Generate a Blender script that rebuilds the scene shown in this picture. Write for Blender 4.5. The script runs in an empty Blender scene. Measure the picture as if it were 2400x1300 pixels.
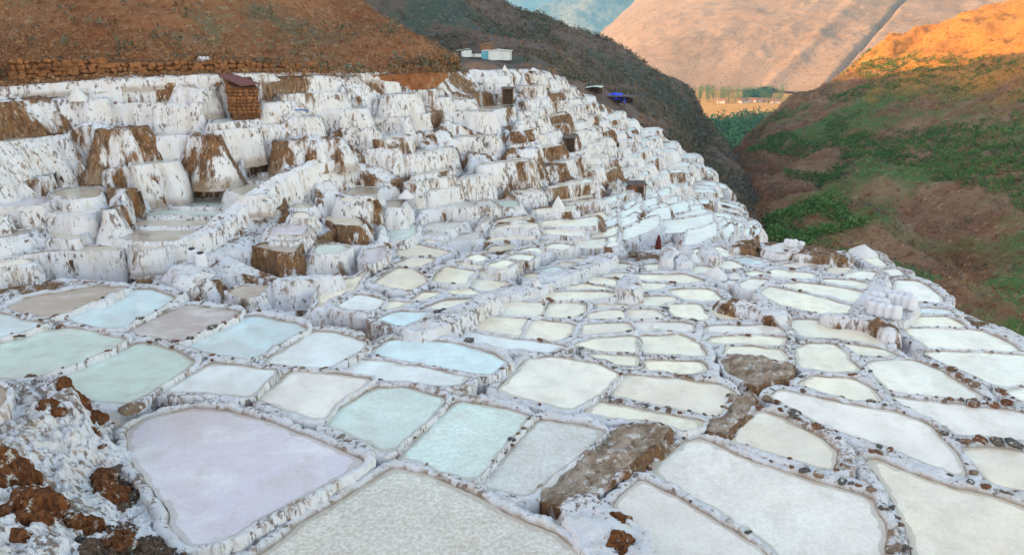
import bpy, bmesh, math, random
import numpy as np
from mathutils import Vector
from mathutils.bvhtree import BVHTree
from mathutils.geometry import delaunay_2d_cdt

# ------------------------------------------------------------------ camera, world, sun, exposure
scene = bpy.context.scene
C = scene.collection
PITCH = math.radians(18.5)
LENS = 26.0
F = 2400 * LENS / 36.0
cam = bpy.data.objects.new('camera', bpy.data.cameras.new('camera'))
C.objects.link(cam)
cam.location = (0, 0, 0)
cam.rotation_euler = (math.radians(90) - PITCH, 0, 0)
cam.data.lens = LENS
cam.data.sensor_width = 36
cam.data.clip_start = 0.1
cam.data.clip_end = 20000
scene.camera = cam

SUN_EL = math.radians(20)
SUN_AZ = math.radians(-88)          # compass angle from +Y towards +X: the sun stands on the left
w = bpy.data.worlds.new('World')
scene.world = w
w.use_nodes = True
nt = w.node_tree
sky = nt.nodes.new('ShaderNodeTexSky')
sky.sky_type = 'NISHITA'
sky.sun_disc = False
sky.sun_elevation = SUN_EL
sky.sun_rotation = SUN_AZ
sky.altitude = 1500
sky.dust_density = 2.0
nt.links.new(sky.outputs[0], nt.nodes['Background'].inputs[0])
nt.nodes['Background'].inputs[1].default_value = 0.15
sl = bpy.data.lights.new('sun', 'SUN')
sl.energy = 2.5
sl.angle = math.radians(0.53)
sl.color = (1.0, 0.70, 0.43)
sun = bpy.data.objects.new('sun', sl)
C.objects.link(sun)
sd = Vector((math.sin(SUN_AZ) * math.cos(SUN_EL), math.cos(SUN_AZ) * math.cos(SUN_EL), math.sin(SUN_EL)))
sun.rotation_euler = sd.to_track_quat('Z', 'Y').to_euler()
sun.location = (-150, 0, 120)
scene.view_settings.view_transform = 'Standard'
scene.view_settings.look = 'None'
scene.view_settings.exposure = 2.45
scene.view_settings.gamma = 1
scene.view_settings.use_curve_mapping = False
scene.view_settings.use_white_balance = True
scene.view_settings.white_balance_temperature = 10800
scene.view_settings.white_balance_tint = 16

rng = np.random.default_rng(7)
random.seed(7)

# ------------------------------------------------------------------ helpers
cp, sp = math.cos(PITCH), math.sin(PITCH)

def ray(u, v):
    a, b = (u - 1200) / F, (650 - v) / F
    return np.array([a, cp + b * sp, -sp + b * cp])

def at(u, v, Y):                      # the place at distance Y (metres ahead) seen along a sight line
    d = ray(u, v)
    return d * (Y / d[1])

SX, SY = -0.046, -0.024
def plane_z(x, y):
    return -11 + SX * (x + 7.7) + SY * (y - 17.9)

def shelf(u, v):
    d = ray(u, v)
    t = (-11 + SX * 7.7 - SY * 17.9) / (d[2] - SX * d[0] - SY * d[1])
    return d * t

def hashf(ix, iy, iz):
    n = (ix.astype(np.int64) * 374761393 + iy.astype(np.int64) * 668265263 + iz.astype(np.int64) * 2147483647) & 0xffffffff
    n = ((n ^ (n >> 13)) * 1274126177) & 0xffffffff
    n = n ^ (n >> 16)
    return (n & 0xffff) / 65535.0

def vnoise(p):
    p = np.asarray(p, float)
    i = np.floor(p).astype(np.int64)
    f = p - i
    f = f * f * (3 - 2 * f)
    r = 0
    for dx in (0, 1):
        for dy in (0, 1):
            for dz in (0, 1):
                wt = (f[..., 0] if dx else 1 - f[..., 0]) * (f[..., 1] if dy else 1 - f[..., 1]) * (f[..., 2] if dz else 1 - f[..., 2])
                r = r + wt * hashf(i[..., 0] + dx, i[..., 1] + dy, i[..., 2] + dz)
    return r * 2 - 1

def fbm(p, octv=4, gain=0.5):
    p = np.asarray(p, float)
    r, a = 0, 1.0
    for k in range(octv):
        r = r + a * vnoise(p + 17.3 * k)
        p = p * 2.03
        a *= gain
    return r

def mesh_np(name, verts, faces, smooth=True):
    me = bpy.data.meshes.new(name)
    verts = np.asarray(verts, dtype=np.float32)
    if isinstance(faces, np.ndarray):
        nf, k = faces.shape
        me.vertices.add(len(verts))
        me.vertices.foreach_set('co', verts.ravel())
        me.loops.add(nf * k)
        me.loops.foreach_set('vertex_index', faces.astype(np.int32).ravel())
        me.polygons.add(nf)
        me.polygons.foreach_set('loop_start', np.arange(0, nf * k, k, dtype=np.int32))
        me.update(calc_edges=True)
    else:
        me.from_pydata([tuple(map(float, q)) for q in verts], [], faces)
    if smooth:
        me.polygons.foreach_set('use_smooth', np.ones(len(me.polygons), dtype=bool))
    me.validate()
    return me

def fattr(me, name, vals):
    a = me.attributes.new(name, 'FLOAT', 'POINT')
    a.data.foreach_set('value', np.asarray(vals, dtype=np.float32))

def link(name, me, mat=None, parent=None, loc=None):
    o = bpy.data.objects.new(name, me)
    C.objects.link(o)
    if mat is not None and not me.materials:
        me.materials.append(mat)
    if parent is not None:
        o.parent = parent
    if loc is not None:
        o.location = loc
    return o

def tag(o, label, cat, group=None, kind=None):
    if label: o['label'] = label
    if cat: o['category'] = cat
    if group: o['group'] = group
    if kind: o['kind'] = kind
    return o

def empty(name, loc, label, cat, group=None):
    o = bpy.data.objects.new(name, None)
    o.empty_display_size = 0.2
    C.objects.link(o)
    o.location = loc
    return tag(o, label, cat, group)

def box_bm(bm, cx, cy, cz, sx, sy, sz, rot=0.0):
    vs = []
    c, s = math.cos(rot), math.sin(rot)
    for dz in (-.5, .5):
        for dx, dy in ((-.5, -.5), (.5, -.5), (.5, .5), (-.5, .5)):
            x, y = dx * sx, dy * sy
            vs.append(bm.verts.new((cx + x * c - y * s, cy + x * s + y * c, cz + dz * sz)))
    for f in ((0, 3, 2, 1), (4, 5, 6, 7), (0, 1, 5, 4), (1, 2, 6, 5), (2, 3, 7, 6), (3, 0, 4, 7)):
        bm.faces.new([vs[i] for i in f])

def bm_mesh(bm, name, smooth=False):
    me = bpy.data.meshes.new(name)
    bm.normal_update()
    bm.to_mesh(me)
    bm.free()
    if smooth:
        me.polygons.foreach_set('use_smooth', np.ones(len(me.polygons), dtype=bool))
    return me

# ------------------------------------------------------------------ materials
class NT:
    def __init__(self, name):
        self.m = bpy.data.materials.new(name)
        self.m.use_nodes = True
        self.t = self.m.node_tree
        self.b = self.t.nodes['Principled BSDF']
    def n(self, typ, **kw):
        nd = self.t.nodes.new(typ)
        for k, v in kw.items():
            if isinstance(k, str) and hasattr(nd, k): setattr(nd, k, v)
        return nd
    def l(self, a, b): self.t.links.new(a, b)
    def pos(self, scale=(1, 1, 1), rot=(0, 0, 0)):
        g = self.n('ShaderNodeNewGeometry')
        mp = self.n('ShaderNodeMapping')
        mp.inputs['Scale'].default_value = scale
        mp.inputs['Rotation'].default_value = rot
        self.l(g.outputs['Position'], mp.inputs['Vector'])
        return mp.outputs[0]
    def noise(self, vec, scale, detail=4, rough=0.55):
        nd = self.n('ShaderNodeTexNoise')
        nd.inputs['Scale'].default_value = scale
        nd.inputs['Detail'].default_value = detail
        nd.inputs['Roughness'].default_value = rough
        self.l(vec, nd.inputs['Vector'])
        return nd.outputs['Fac']
    def ramp(self, fac, stops):
        r = self.n('ShaderNodeValToRGB')
        e = r.color_ramp.elements
        while len(e) < len(stops): e.new(0.5)
        for i, (p, c) in enumerate(stops):
            e[i].position = p
            e[i].color = (c, c, c, 1) if isinstance(c, (int, float)) else (*c, 1)
        self.l(fac, r.inputs[0])
        return r.outputs[0]
    def math(self, op, a, b=None, clamp=False):
        m = self.n('ShaderNodeMath')
        m.operation = op
        m.use_clamp = clamp
        for i, q in enumerate((a, b)):
            if q is None: continue
            if isinstance(q, (int, float)): m.inputs[i].default_value = q
            else: self.l(q, m.inputs[i])
        return m.outputs[0]
    def mix(self, fac, a, b, blend='MIX'):
        m = self.n('ShaderNodeMix')
        m.data_type = 'RGBA'
        m.blend_type = blend
        for i, q in ((0, fac), (6, a), (7, b)):
            if isinstance(q, (int, float)): m.inputs[i].default_value = q
            elif isinstance(q, tuple): m.inputs[i].default_value = (*q, 1)
            else: self.l(q, m.inputs[i])
        return m.outputs[2]
    def bump(self, h, strength, dist):
        b = self.n('ShaderNodeBump')
        b.inputs['Strength'].default_value = strength
        b.inputs['Distance'].default_value = dist
        self.l(h, b.inputs['Height'])
        self.l(b.outputs[0], self.b.inputs['Normal'])
    def out(self, col, rough=0.9, spec=0.2):
        if isinstance(col, tuple): self.b.inputs['Base Color'].default_value = (*col, 1)
        else: self.l(col, self.b.inputs['Base Color'])
        if isinstance(rough, (int, float)): self.b.inputs['Roughness'].default_value = rough
        else: self.l(rough, self.b.inputs['Roughness'])
        self.b.inputs['Specular IOR Level'].default_value = spec
        return self.m


EARTH = (0.20, 0.085, 0.038)
DARK = (0.07, 0.035, 0.02)

def salt_material():
    k = NT('salt_crust')
    oi = k.n('ShaderNodeObjectInfo')
    sep = k.n('ShaderNodeSeparateColor')
    k.l(oi.outputs['Color'], sep.inputs[0])
    brown = sep.outputs[0]
    flow = k.noise(k.pos((1.0, 1.0, 0.28)), 0.9, 6, 0.62)
    big = k.noise(k.pos(), 0.22, 3)
    m = k.math('ADD', k.math('MULTIPLY', flow, 0.75), k.math('MULTIPLY', big, 0.45))
    m = k.math('ADD', m, brown)
    mask = k.ramp(m, [(0.0, 0.0), (0.735, 0.0), (0.79, 1.0)])
    en_ = k.noise(k.pos((1, 1, .55)), 3.4, 6, 0.7)
    earth = k.mix(k.ramp(en_, [(.36, 0.0), (.62, 1.0)]), (0.07, 0.03, 0.014), (0.26, 0.115, 0.05))
    earth = k.mix(k.ramp(k.noise(k.pos((2, 2, .7)), 3.0, 5, .75), [(.58, 0.0), (.64, .8)]), earth, (0.62, 0.52, 0.43))
    tint = k.mix(k.noise(k.pos((1, 1, .5)), 0.5, 3), (0.66, 0.635, 0.63), (0.67, 0.66, 0.70))
    cream = k.ramp(k.noise(k.pos((1, 1, .4)), 1.7, 5), [(0.5, 0.0), (0.72, 0.55)])
    tint = k.mix(cream, tint, (0.60, 0.50, 0.41))
    col = k.mix(mask, tint, earth)
    lowf = k.noise(k.pos(), 0.45, 4, .6)
    sn_ = k.math('ADD', k.noise(k.pos((1.6, 1.6, 0.6)), 3.0, 8, 0.72), k.math('MULTIPLY', k.math('SUBTRACT', lowf, .5), 0.5))
    sp_ = k.ramp(sn_, [(0.562, 0.0), (0.61, 1.0)])
    col = k.mix(k.math('MULTIPLY', sp_, 0.85), col, (0.13, 0.07, 0.045))
    st_ = k.ramp(k.math('ADD', k.noise(k.pos((3.6, 3.6, .4)), 1.5, 6, .72), k.math('MULTIPLY', k.math('SUBTRACT', big, .5), 0.5)), [(0.55, 0.0), (0.66, 0.85)])
    col = k.mix(st_, col, (0.30, 0.19, 0.125))
    at_ = k.n('ShaderNodeAttribute')
    at_.attribute_name = 'wet'
    col = k.mix(k.math('MULTIPLY', at_.outputs['Fac'], 0.85), col, k.mix(k.noise(k.pos(), 4, 4), (0.16, 0.09, 0.055), (0.40, 0.29, 0.21)))
    h = k.math('ADD', k.noise(k.pos((1, 1, .45)), 5, 6, 0.65), k.math('MULTIPLY', k.noise(k.pos(), 22, 3), 0.35))
    k.bump(h, 1.0, 0.10)
    return k.out(col, 0.85, 0.25)

def brine_material(fixed=None):
    k = NT('brine')
    oi = k.n('ShaderNodeObjectInfo')
    base = oi.outputs['Color']
    if fixed:
        rgb = k.n('ShaderNodeRGB'); rgb.outputs[0].default_value = (*fixed, 1); base = rgb.outputs[0]
    big = k.noise(k.pos(), 0.33, 4, 0.6)
    c1 = k.mix(k.ramp(big, [(0.42, 0.0), (0.66, 0.75)]), base, k.mix(0.6, base, (0.56, 0.45, 0.40)))
    c1 = k.mix(k.ramp(k.noise(k.pos((1, 1.7, 1)), 0.5, 5, .65), [(0.50, 0.0), (0.72, 0.45)]), c1, (0.88, 0.84, 0.78))
    c1 = k.mix(k.ramp(k.noise(k.pos((.8, 1, 1)), 0.27, 3), [(0.47, 0.0), (0.70, 0.28)]), c1, k.mix(0.5, base, (0.56, 0.72, 0.72)))
    mo = k.noise(k.pos((1, 1, 1)), 1.3, 6, 0.65)
    c1 = k.mix(k.ramp(mo, [(0.46, 0.0), (0.70, 0.85)]), c1, k.mix(0.5, base, (0.46, 0.34, 0.27)))
    gr = k.noise(k.pos(), 9.0, 4, 0.75)
    c2 = k.mix(k.ramp(gr, [(0.40, 0.0), (0.62, 1.0)]), k.mix(0.5, c1, (0.40, 0.34, 0.30)), k.mix(0.4, c1, (0.85, 0.84, 0.82)))
    col = k.mix(oi.outputs['Alpha'], c1, c2)
    edge = k.n('ShaderNodeAttribute')
    edge.attribute_name = 'shore'
    en = k.math('ADD', edge.outputs['Fac'], k.math('MULTIPLY', k.noise(k.pos(), 1.6, 4), 0.5))
    col = k.mix(k.ramp(en, [(0.98, 0.0), (1.2, 0.55)]), col, (0.42, 0.33, 0.26))
    k.bump(k.math('ADD', k.noise(k.pos((1, 2, 1)), 6, 3), k.math('MULTIPLY', gr, 0.3)), 0.05, 0.02)
    rg = k.math('ADD', k.math('MULTIPLY', oi.outputs['Alpha'], 0.3), k.math('MULTIPLY', k.ramp(big, [(0.4, 0.0), (0.7, 1.0)]), 0.12))
    k.b.inputs['IOR'].default_value = 1.33
    return k.out(col, k.math('ADD', k.math('MULTIPLY', rg, .7), 0.035), 0.95)

def ground_material(name, cols, scale, thr, stretch=(1, 1, 1), rot=(0, 0, 0), fine=2.0, bump=0.25, bdist=0.3, upper=None, lower=None):
    """cols: main soil, second soil, scrub, pale rock."""
    k = NT(name)
    p0 = k.pos((1, 1, 1), rot)
    ms = k.n('ShaderNodeMapping'); ms.inputs['Scale'].default_value = stretch; k.l(p0, ms.inputs['Vector']); p = ms.outputs[0]
    a = k.noise(p, scale, 6, 0.62)
    b = k.noise(p, scale * 3.1, 5, 0.65)
    f = k.noise(p, fine, 5, 0.7)
    col = k.mix(k.ramp(b, [(0.38, 0.0), (0.62, 1.0)]), cols[0], cols[1])
    s = k.math('ADD', k.math('MULTIPLY', a, 0.7), k.math('MULTIPLY', f, 0.3))
    col = k.mix(k.ramp(s, [(thr, 0.0), (thr + 0.07, 1.0)]), col, cols[2])
    col = k.mix(k.ramp(f, [(0.57, 0.0), (0.66, 0.8)]), col, cols[3])
    col = k.mix(k.ramp(f, [(0.34, 0.9), (0.46, 0.0)]), col, tuple(c * 0.45 for c in cols[0]))
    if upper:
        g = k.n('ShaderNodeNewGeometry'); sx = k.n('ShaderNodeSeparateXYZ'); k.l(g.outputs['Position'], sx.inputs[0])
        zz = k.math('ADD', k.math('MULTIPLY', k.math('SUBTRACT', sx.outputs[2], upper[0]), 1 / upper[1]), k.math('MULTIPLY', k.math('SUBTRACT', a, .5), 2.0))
        dry_sun_tint = k.mix(k.ramp(f, [(.35, 0.0), (.65, 1.0)]), upper[2], upper[3])  # dry grass brightened to orange, painting sunlight into the upper slope
        col = k.mix(k.ramp(zz, [(0.35, 0.0), (0.75, .85)]), col, dry_sun_tint)
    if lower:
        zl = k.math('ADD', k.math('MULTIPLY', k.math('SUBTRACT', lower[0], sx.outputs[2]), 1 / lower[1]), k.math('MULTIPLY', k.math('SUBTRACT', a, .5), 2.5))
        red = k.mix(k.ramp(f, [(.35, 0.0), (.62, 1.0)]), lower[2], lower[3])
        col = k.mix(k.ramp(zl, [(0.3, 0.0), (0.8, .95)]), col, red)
    k.bump(k.math('ADD', b, f), bump, bdist)
    return k.out(col, 0.95, 0.1)

def plain(name, col, rough=0.8, var=0.25, scale=4.0, spec=0.3, bump=0.0):
    k = NT(name)
    n = k.noise(k.pos(), scale, 5, 0.65)
    c = k.mix(k.ramp(n, [(0.3, 0.0), (0.7, 1.0)]), tuple(x * (1 - var) for x in col), tuple(min(1, x * (1 + var)) for x in col))
    if bump: k.bump(n, 0.6, bump)
    return k.out(c, rough, spec)

def leaf_material(name, stops):
    k = NT(name)
    a_ = k.n('ShaderNodeAttribute')
    a_.attribute_name = 'shade'
    col = k.ramp(a_.outputs['Fac'], stops)
    return k.out(col, 0.9, 0.1)

def stone_material(name):
    k = NT(name)
    oi = k.n('ShaderNodeObjectInfo')
    r = k.ramp(oi.outputs['Random'], [(0.0, (0.17, 0.055, 0.028)), (0.35, (0.24, 0.10, 0.055)), (0.6, (0.12, 0.085, 0.065)), (0.85, (0.10, 0.10, 0.095)), (1.0, (0.28, 0.17, 0.11))])
    n = k.noise(k.pos(), 7, 5, 0.7)
    c = k.mix(k.ramp(n, [(0.35, 0.0), (0.65, 1.0)]), k.mix(0.55, r, (0.02, 0.012, 0.01)), r)
    c = k.mix(k.ramp(k.noise(k.pos(), 5, 5, .7), [(.55, 0.0), (.62, .85)]), c, (0.60, 0.57, 0.54))
    k.bump(n, 0.7, 0.04)
    return k.out(c, 0.9, 0.2)

M_SALT = salt_material()
M_BRINE = brine_material()
M_BRINE_FAR = brine_material((.88, .80, .70))
M_STONE = stone_material('fieldstone')
M_WALLSTONE = plain('wall_stone', (0.25, 0.10, 0.045), 0.95, 0.55, 2.6, 0.1, 0.05)
M_MORTAR = plain('mud_mortar', (0.12, 0.05, 0.025), 0.95, 0.4, 5, 0.1)
M_SLOPE = ground_material('terrace_earth', ((0.17, 0.075, 0.035), (0.25, 0.12, 0.06), (0.70, 0.67, 0.64), (0.6, 0.56, 0.52)), 0.35, 0.53, (1, 1, 0.4), fine=2.6)
M_REDHILL = ground_material('red_hillside', ((0.24, 0.078, 0.032), (0.30, 0.125, 0.06), (0.11, 0.10, 0.06), (0.38, 0.24, 0.16)), 0.07, 0.56, (1, 0.6, 0.6), (0, 0.5, 0), fine=2.2, bump=.5, bdist=.3)
M_SPUR = ground_material('spur_hillside', ((0.125, 0.082, 0.066), (0.18, 0.115, 0.09), (0.055, 0.085, 0.065), (0.26, 0.19, 0.16)), 0.05, 0.49, (1, 0.7, 0.7), (0, 0.5, 0), fine=1.3, bump=0.5, bdist=0.6)
M_RIGHT = ground_material('right_hillside', ((0.20, 0.085, 0.048), (0.26, 0.15, 0.09), (0.055, 0.125, 0.035), (0.36, 0.23, 0.14)), 0.05, 0.49, (0.45, 0.8, 1.7), (0, 0.45, 0), fine=1.5, bump=0.5, bdist=0.6, upper=(-22, 14, (0.42, 0.125, 0.026), (0.55, 0.24, 0.07)), lower=(-28, 5, (0.10, 0.038, 0.022), (0.20, 0.075, 0.04)))  # upper: dry grass with the crest's sunlight put into its colour
M_FAR = ground_material('far_slope', ((0.27, 0.16, 0.10), (0.34, 0.21, 0.14), (0.16, 0.125, 0.075), (0.40, 0.28, 0.19)), 0.005, 0.58, (0.4, 1, 1.4), (0, 0.75, 0.2), fine=0.30, bump=0.4, bdist=3)
M_BLUE = ground_material('distant_mountain', ((0.13, 0.13, 0.12), (0.30, 0.25, 0.19), (0.05, 0.08, 0.06), (0.50, 0.42, 0.33)), 0.003, 0.52, fine=0.03, bump=0.5, bdist=8)
M_VALLEY = ground_material('valley_fields', ((0.46, 0.20, 0.055), (0.54, 0.28, 0.09), (0.30, 0.22, 0.07), (0.5, 0.36, 0.2)), 0.01, 0.60, (1, 3, 1), fine=0.1)
M_GRAVEL = plain('dark_gravel', (0.10, 0.062, 0.045), 0.95, 0.6, 9, 0.1, 0.05)
def clod_material():
    k = NT('red_earth_clod')
    n = k.noise(k.pos((3, 3, .5)), 3.5, 6, .7); f = k.noise(k.pos(), 4, 5, .7)
    c = k.mix(k.ramp(n, [(.36, 0.0), (.62, 1.0)]), (0.045, 0.016, 0.008), (0.25, 0.085, 0.034))
    c = k.mix(k.ramp(f, [(.57, 0.0), (.64, .9)]), c, (0.60, 0.55, 0.50))
    k.bump(k.math('ADD', n, f), 1.0, .12)
    return k.out(c, .95, .1)
M_CLOD = clod_material()
def path_material():
    k = NT('trodden_mud')
    p = k.pos((1, 1, 1), (0, 0, -0.96))
    mp2 = k.n('ShaderNodeMapping'); mp2.inputs['Scale'].default_value = (.75, 1.5, 1); k.l(p, mp2.inputs['Vector']); p = mp2.outputs[0]
    n = k.noise(p, 2.2, 6, .65); f = k.noise(k.pos(), 7, 4, .7)
    c = k.mix(k.ramp(n, [(.38, 0.0), (.6, 1.0)]), (0.21, 0.125, 0.08), (0.40, 0.30, 0.235))
    c = k.mix(k.ramp(f, [(.56, 0.0), (.66, .85)]), c, (0.10, 0.055, 0.035))
    c = k.mix(k.ramp(k.noise(k.pos(), 2.6, 7, .7), [(.56, 0.0), (.62, .9)]), c, (0.60, 0.56, 0.53))
    k.bump(k.math('ADD', n, f), 1.0, .09)
    return k.out(c, .9, .2)
M_PATH = path_material()
M_SACK = plain('woven_white_sack', (0.60, 0.60, 0.64), 0.75, 0.06, 9, 0.3, 0.01)
M_HEAP = plain('heaped_salt', (0.62, 0.59, 0.58), 0.8, 0.06, 6, 0.3, 0.03)

# ------------------------------------------------------------------ curved ground patches
def catmull(P, n):
    """P (k, ..., 3) control rows -> n rows."""
    k = len(P)
    ts = np.linspace(0, k - 1, n)
    i = np.clip(np.floor(ts).astype(int), 0, k - 2)
    f = (ts - i).reshape((-1,) + (1,) * (P.ndim - 1))
    p1, p2 = P[i], P[i + 1]
    p0 = np.where((i > 0).reshape(f.shape), P[np.maximum(i - 1, 0)], 2 * p1 - p2)
    p3 = np.where((i < k - 2).reshape(f.shape), P[np.minimum(i + 2, k - 1)], 2 * p2 - p1)
    m1, m2 = (p2 - p0) * 0.5 * 0.85, (p3 - p1) * 0.5 * 0.85
    return (2 * f**3 - 3 * f**2 + 1) * p1 + (f**3 - 2 * f**2 + f) * m1 + (-2 * f**3 + 3 * f**2) * p2 + (f**3 - f**2) * m2

def cpt(q):
    return np.array(q[1:]) if q[0] == 'w' else (at(*q) if len(q) == 3 else shelf(*q))

def patch(cols, ns, ntt):
    """cols: list of columns of control points -> (ns, ntt, 3) grid."""
    P = np.array([[cpt(q) for q in c] for c in cols])
    G = catmull(P, ns)
    return catmull(np.swapaxes(G, 0, 1), ntt).swapaxes(0, 1)

def grid_faces(ns, ntt):
    i = np.arange(ns * ntt).reshape(ns, ntt)
    return np.stack([i[:-1, :-1], i[1:, :-1], i[1:, 1:], i[:-1, 1:]], -1).reshape(-1, 4)

def grid_obj(name, G, mat, kind='structure', label=None):
    me = mesh_np(name, G.reshape(-1, 3), grid_faces(*G.shape[:2]))
    o = link(name, me, mat)
    o['kind'] = kind
    if label: o['label'] = label
    return o

def rough(G, amp, wl, octv=5, gain=0.5, seed=0, ridged=False):
    G = G.copy()
    n = fbm(G / wl + seed, octv, gain)
    if ridged: n = 0.7 - np.abs(n) * 1.6
    G[..., 2] += amp * n
    return G

SLOPE_COLS = [
    [('w', -30, 20, -10.0), ('w', -35, 22.5, -8.2), ('w', -40, 25, -6.0), ('w', -47, 29, -3.4)],
    [(-350, 745, 27.6), (-350, 600, 30.5), (-350, 430, 34), (-350, 245, 39)],
    [(0, 690), (0, 560, 33.5), (0, 400, 37.5), (0, 212, 43)],
    [(300, 655), (300, 520, 35.5), (300, 370, 40), (300, 192, 45)],
    [(560, 715), (600, 500, 38), (600, 350, 42.5), (600, 180, 47.5)],
    [(800, 715), (850, 500, 40.3), (850, 340, 46.6), (850, 178, 52.4)],
    [(920, 600), (1020, 470, 44.6), (1040, 320, 52.1), (1050, 168, 61.4)],
    [(1200, 568), (1220, 450, 49.3), (1250, 300, 59.0), (1275, 165, 73.9)],
    [(1400, 592), (1400, 480, 53.3), (1400, 340, 67.1), (1365, 220, 82.6)],
    [(1540, 572), (1540, 470, 63.8), (1530, 370, 78.2), (1495, 290, 93.5)],
    [(1660, 572), (1650, 520, 68.0), (1650, 450, 80.8), (1635, 375, 95.2)],
    [(1785, 563, 59.5), (1785, 560, 68.0), (1785, 557, 74.8), (1770, 540, 82.5)],
]
NS, NTT = 420, 200
SG = patch(SLOPE_COLS, NS, NTT)
sv = [Vector(q) for q in SG.reshape(-1, 3)]
bvh = BVHTree.FromPolygons(sv, [tuple(f) for f in grid_faces(NS, NTT).tolist()])

def hit(u, v):
    d = ray(u, v)
    r = bvh.ray_cast(Vector((0, 0, 0)), Vector(d).normalized())
    if r[0] is None: return shelf(u, v)
    return np.array(r[0])

RED = [
    [('w', -47, 29, -3.5), ('w', -52, 31, -2.0), ('w', -66, 33, 10), ('w', -90, 34, 32), ('w', -120, 34, 50)],
    [('w', -44, -12, -4), ('w', -50, -12, 0), ('w', -64, -12, 12), ('w', -88, -12, 34), ('w', -120, -12, 52)],
]
RED = [
    RED[1], RED[0],
    [(-350, 245, 39), (-350, 170, 42.5), (-350, 0, 53), ('w', -72, 72, 27), ('w', -105, 78, 55)],
    [(0, 212, 43), (0, 150, 46.5), (0, 0, 58), ('w', -62, 92, 27), ('w', -90, 115, 55)],
    [(300, 192, 45), (300, 147, 48.5), (300, 0, 61), ('w', -47, 103, 27), ('w', -75, 145, 64)],
    [(600, 180, 47.5), (600, 147, 51), (600, 0, 66), ('w', -33, 112, 25), ('w', -68, 170, 72)],
    [(850, 178, 52.4), (850, 150, 56.5), (790, 10, 80), ('w', -28, 122, 21), ('w', -65, 190, 72)],
    [(1052, 168, 61.4), (1048, 140, 66), (850, -4, 90), ('w', -29, 130, 17), ('w', -64, 205, 70)],
    [(1050, 178, 84), (1035, 160, 92), (830, 30, 118), ('w', -36, 150, 8), ('w', -68, 220, 68)],
]
for c_ in RED[2:8]:
    q0 = cpt(c_[0])
    c_.insert(1, ('w', q0[0] - .2, q0[1] + 2.3, q0[2] + .05))
for c_ in (RED[0], RED[1], RED[8]):
    q0, q1 = cpt(c_[0]), cpt(c_[1])
    c_.insert(1, ('w', *(q0 * .6 + q1 * .4)))
RG = rough(patch(RED, 300, 240), 1.0, 9, 6, 0.5, 11)
_r0 = patch(RED, 300, 240)
_wt = np.clip((np.arange(240) - 40) / 14, 0, 1)[None, :, None]
RG = RG * _wt + _r0 * (1 - _wt)
RG = np.concatenate([RG[:, :1] + np.array([0, -.6, -6.0]), RG[:, :1] + np.array([0, -.02, -.15]), RG], 1)
red_hill = grid_obj('red_hillside', RG, M_REDHILL, label='bare red brown hillside above the stone walled path')

SPUR = [
    [('w', -60, 105, 8), ('w', -62, 150, 30), ('w', -65, 190, 60), ('w', -67, 226, 73), ('w', -74, 240, 66)],
    [('w', -45, 120, 2), ('w', -50, 160, 12), ('w', -56, 200, 34), ('w', -63, 241, 51), ('w', -70, 292, 44)],
    [(900, 178, 100), (900, 120, 130), (930, 30, 170), ('w', -40, 235, 42), ('w', -42, 290, 30)],
    [(1080, 185, 100), (1090, 130, 135), (1120, 60, 180), (1180, 0, 225), ('w', -6, 285, 2)],
    [(1280, 190, 105), (1280, 140, 140), (1285, 90, 185), (1290, 47, 226), ('w', 16, 285, -8)],
    [(1390, 250, 112), (1400, 200, 145), (1410, 150, 185), (1420, 103, 226), ('w', 32, 285, -16)],
    [(1500, 305, 118), (1510, 260, 150), (1530, 215, 185), (1550, 166, 224), ('w', 48, 282, -24)],
    [(1600, 365, 122), (1600, 320, 150), (1602, 270, 182), (1611, 204, 222), ('w', 58, 278, -34)],
    [(1660, 430, 118), (1645, 390, 145), (1630, 330, 178), (1637, 246, 220), ('w', 64, 272, -44)],
    [(1740, 520, 106), (1715, 450, 135), (1685, 390, 165), (1650, 282, 216), ('w', 70, 262, -50)],
    [(1810, 600, 96), (1790, 520, 125), (1760, 450, 155), (1706, 352, 200), ('w', 72, 250, -54)],
    [(1850, 640, 95), (1830, 560, 120), (1800, 500, 150), (1750, 420, 190), ('w', 76, 240, -56)],
]
for c_ in SPUR:
    q0 = cpt(c_[0])
    c_.insert(0, ('w', q0[0], q0[1] - 17, q0[2] - 3.2))
PG = rough(patch(SPUR, 300, 220), 1.3, 14, 6, 0.52, 21)
spur = grid_obj('spur_hillside', PG, M_SPUR, label='dark scrubby hillside falling to the ravine')

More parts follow.
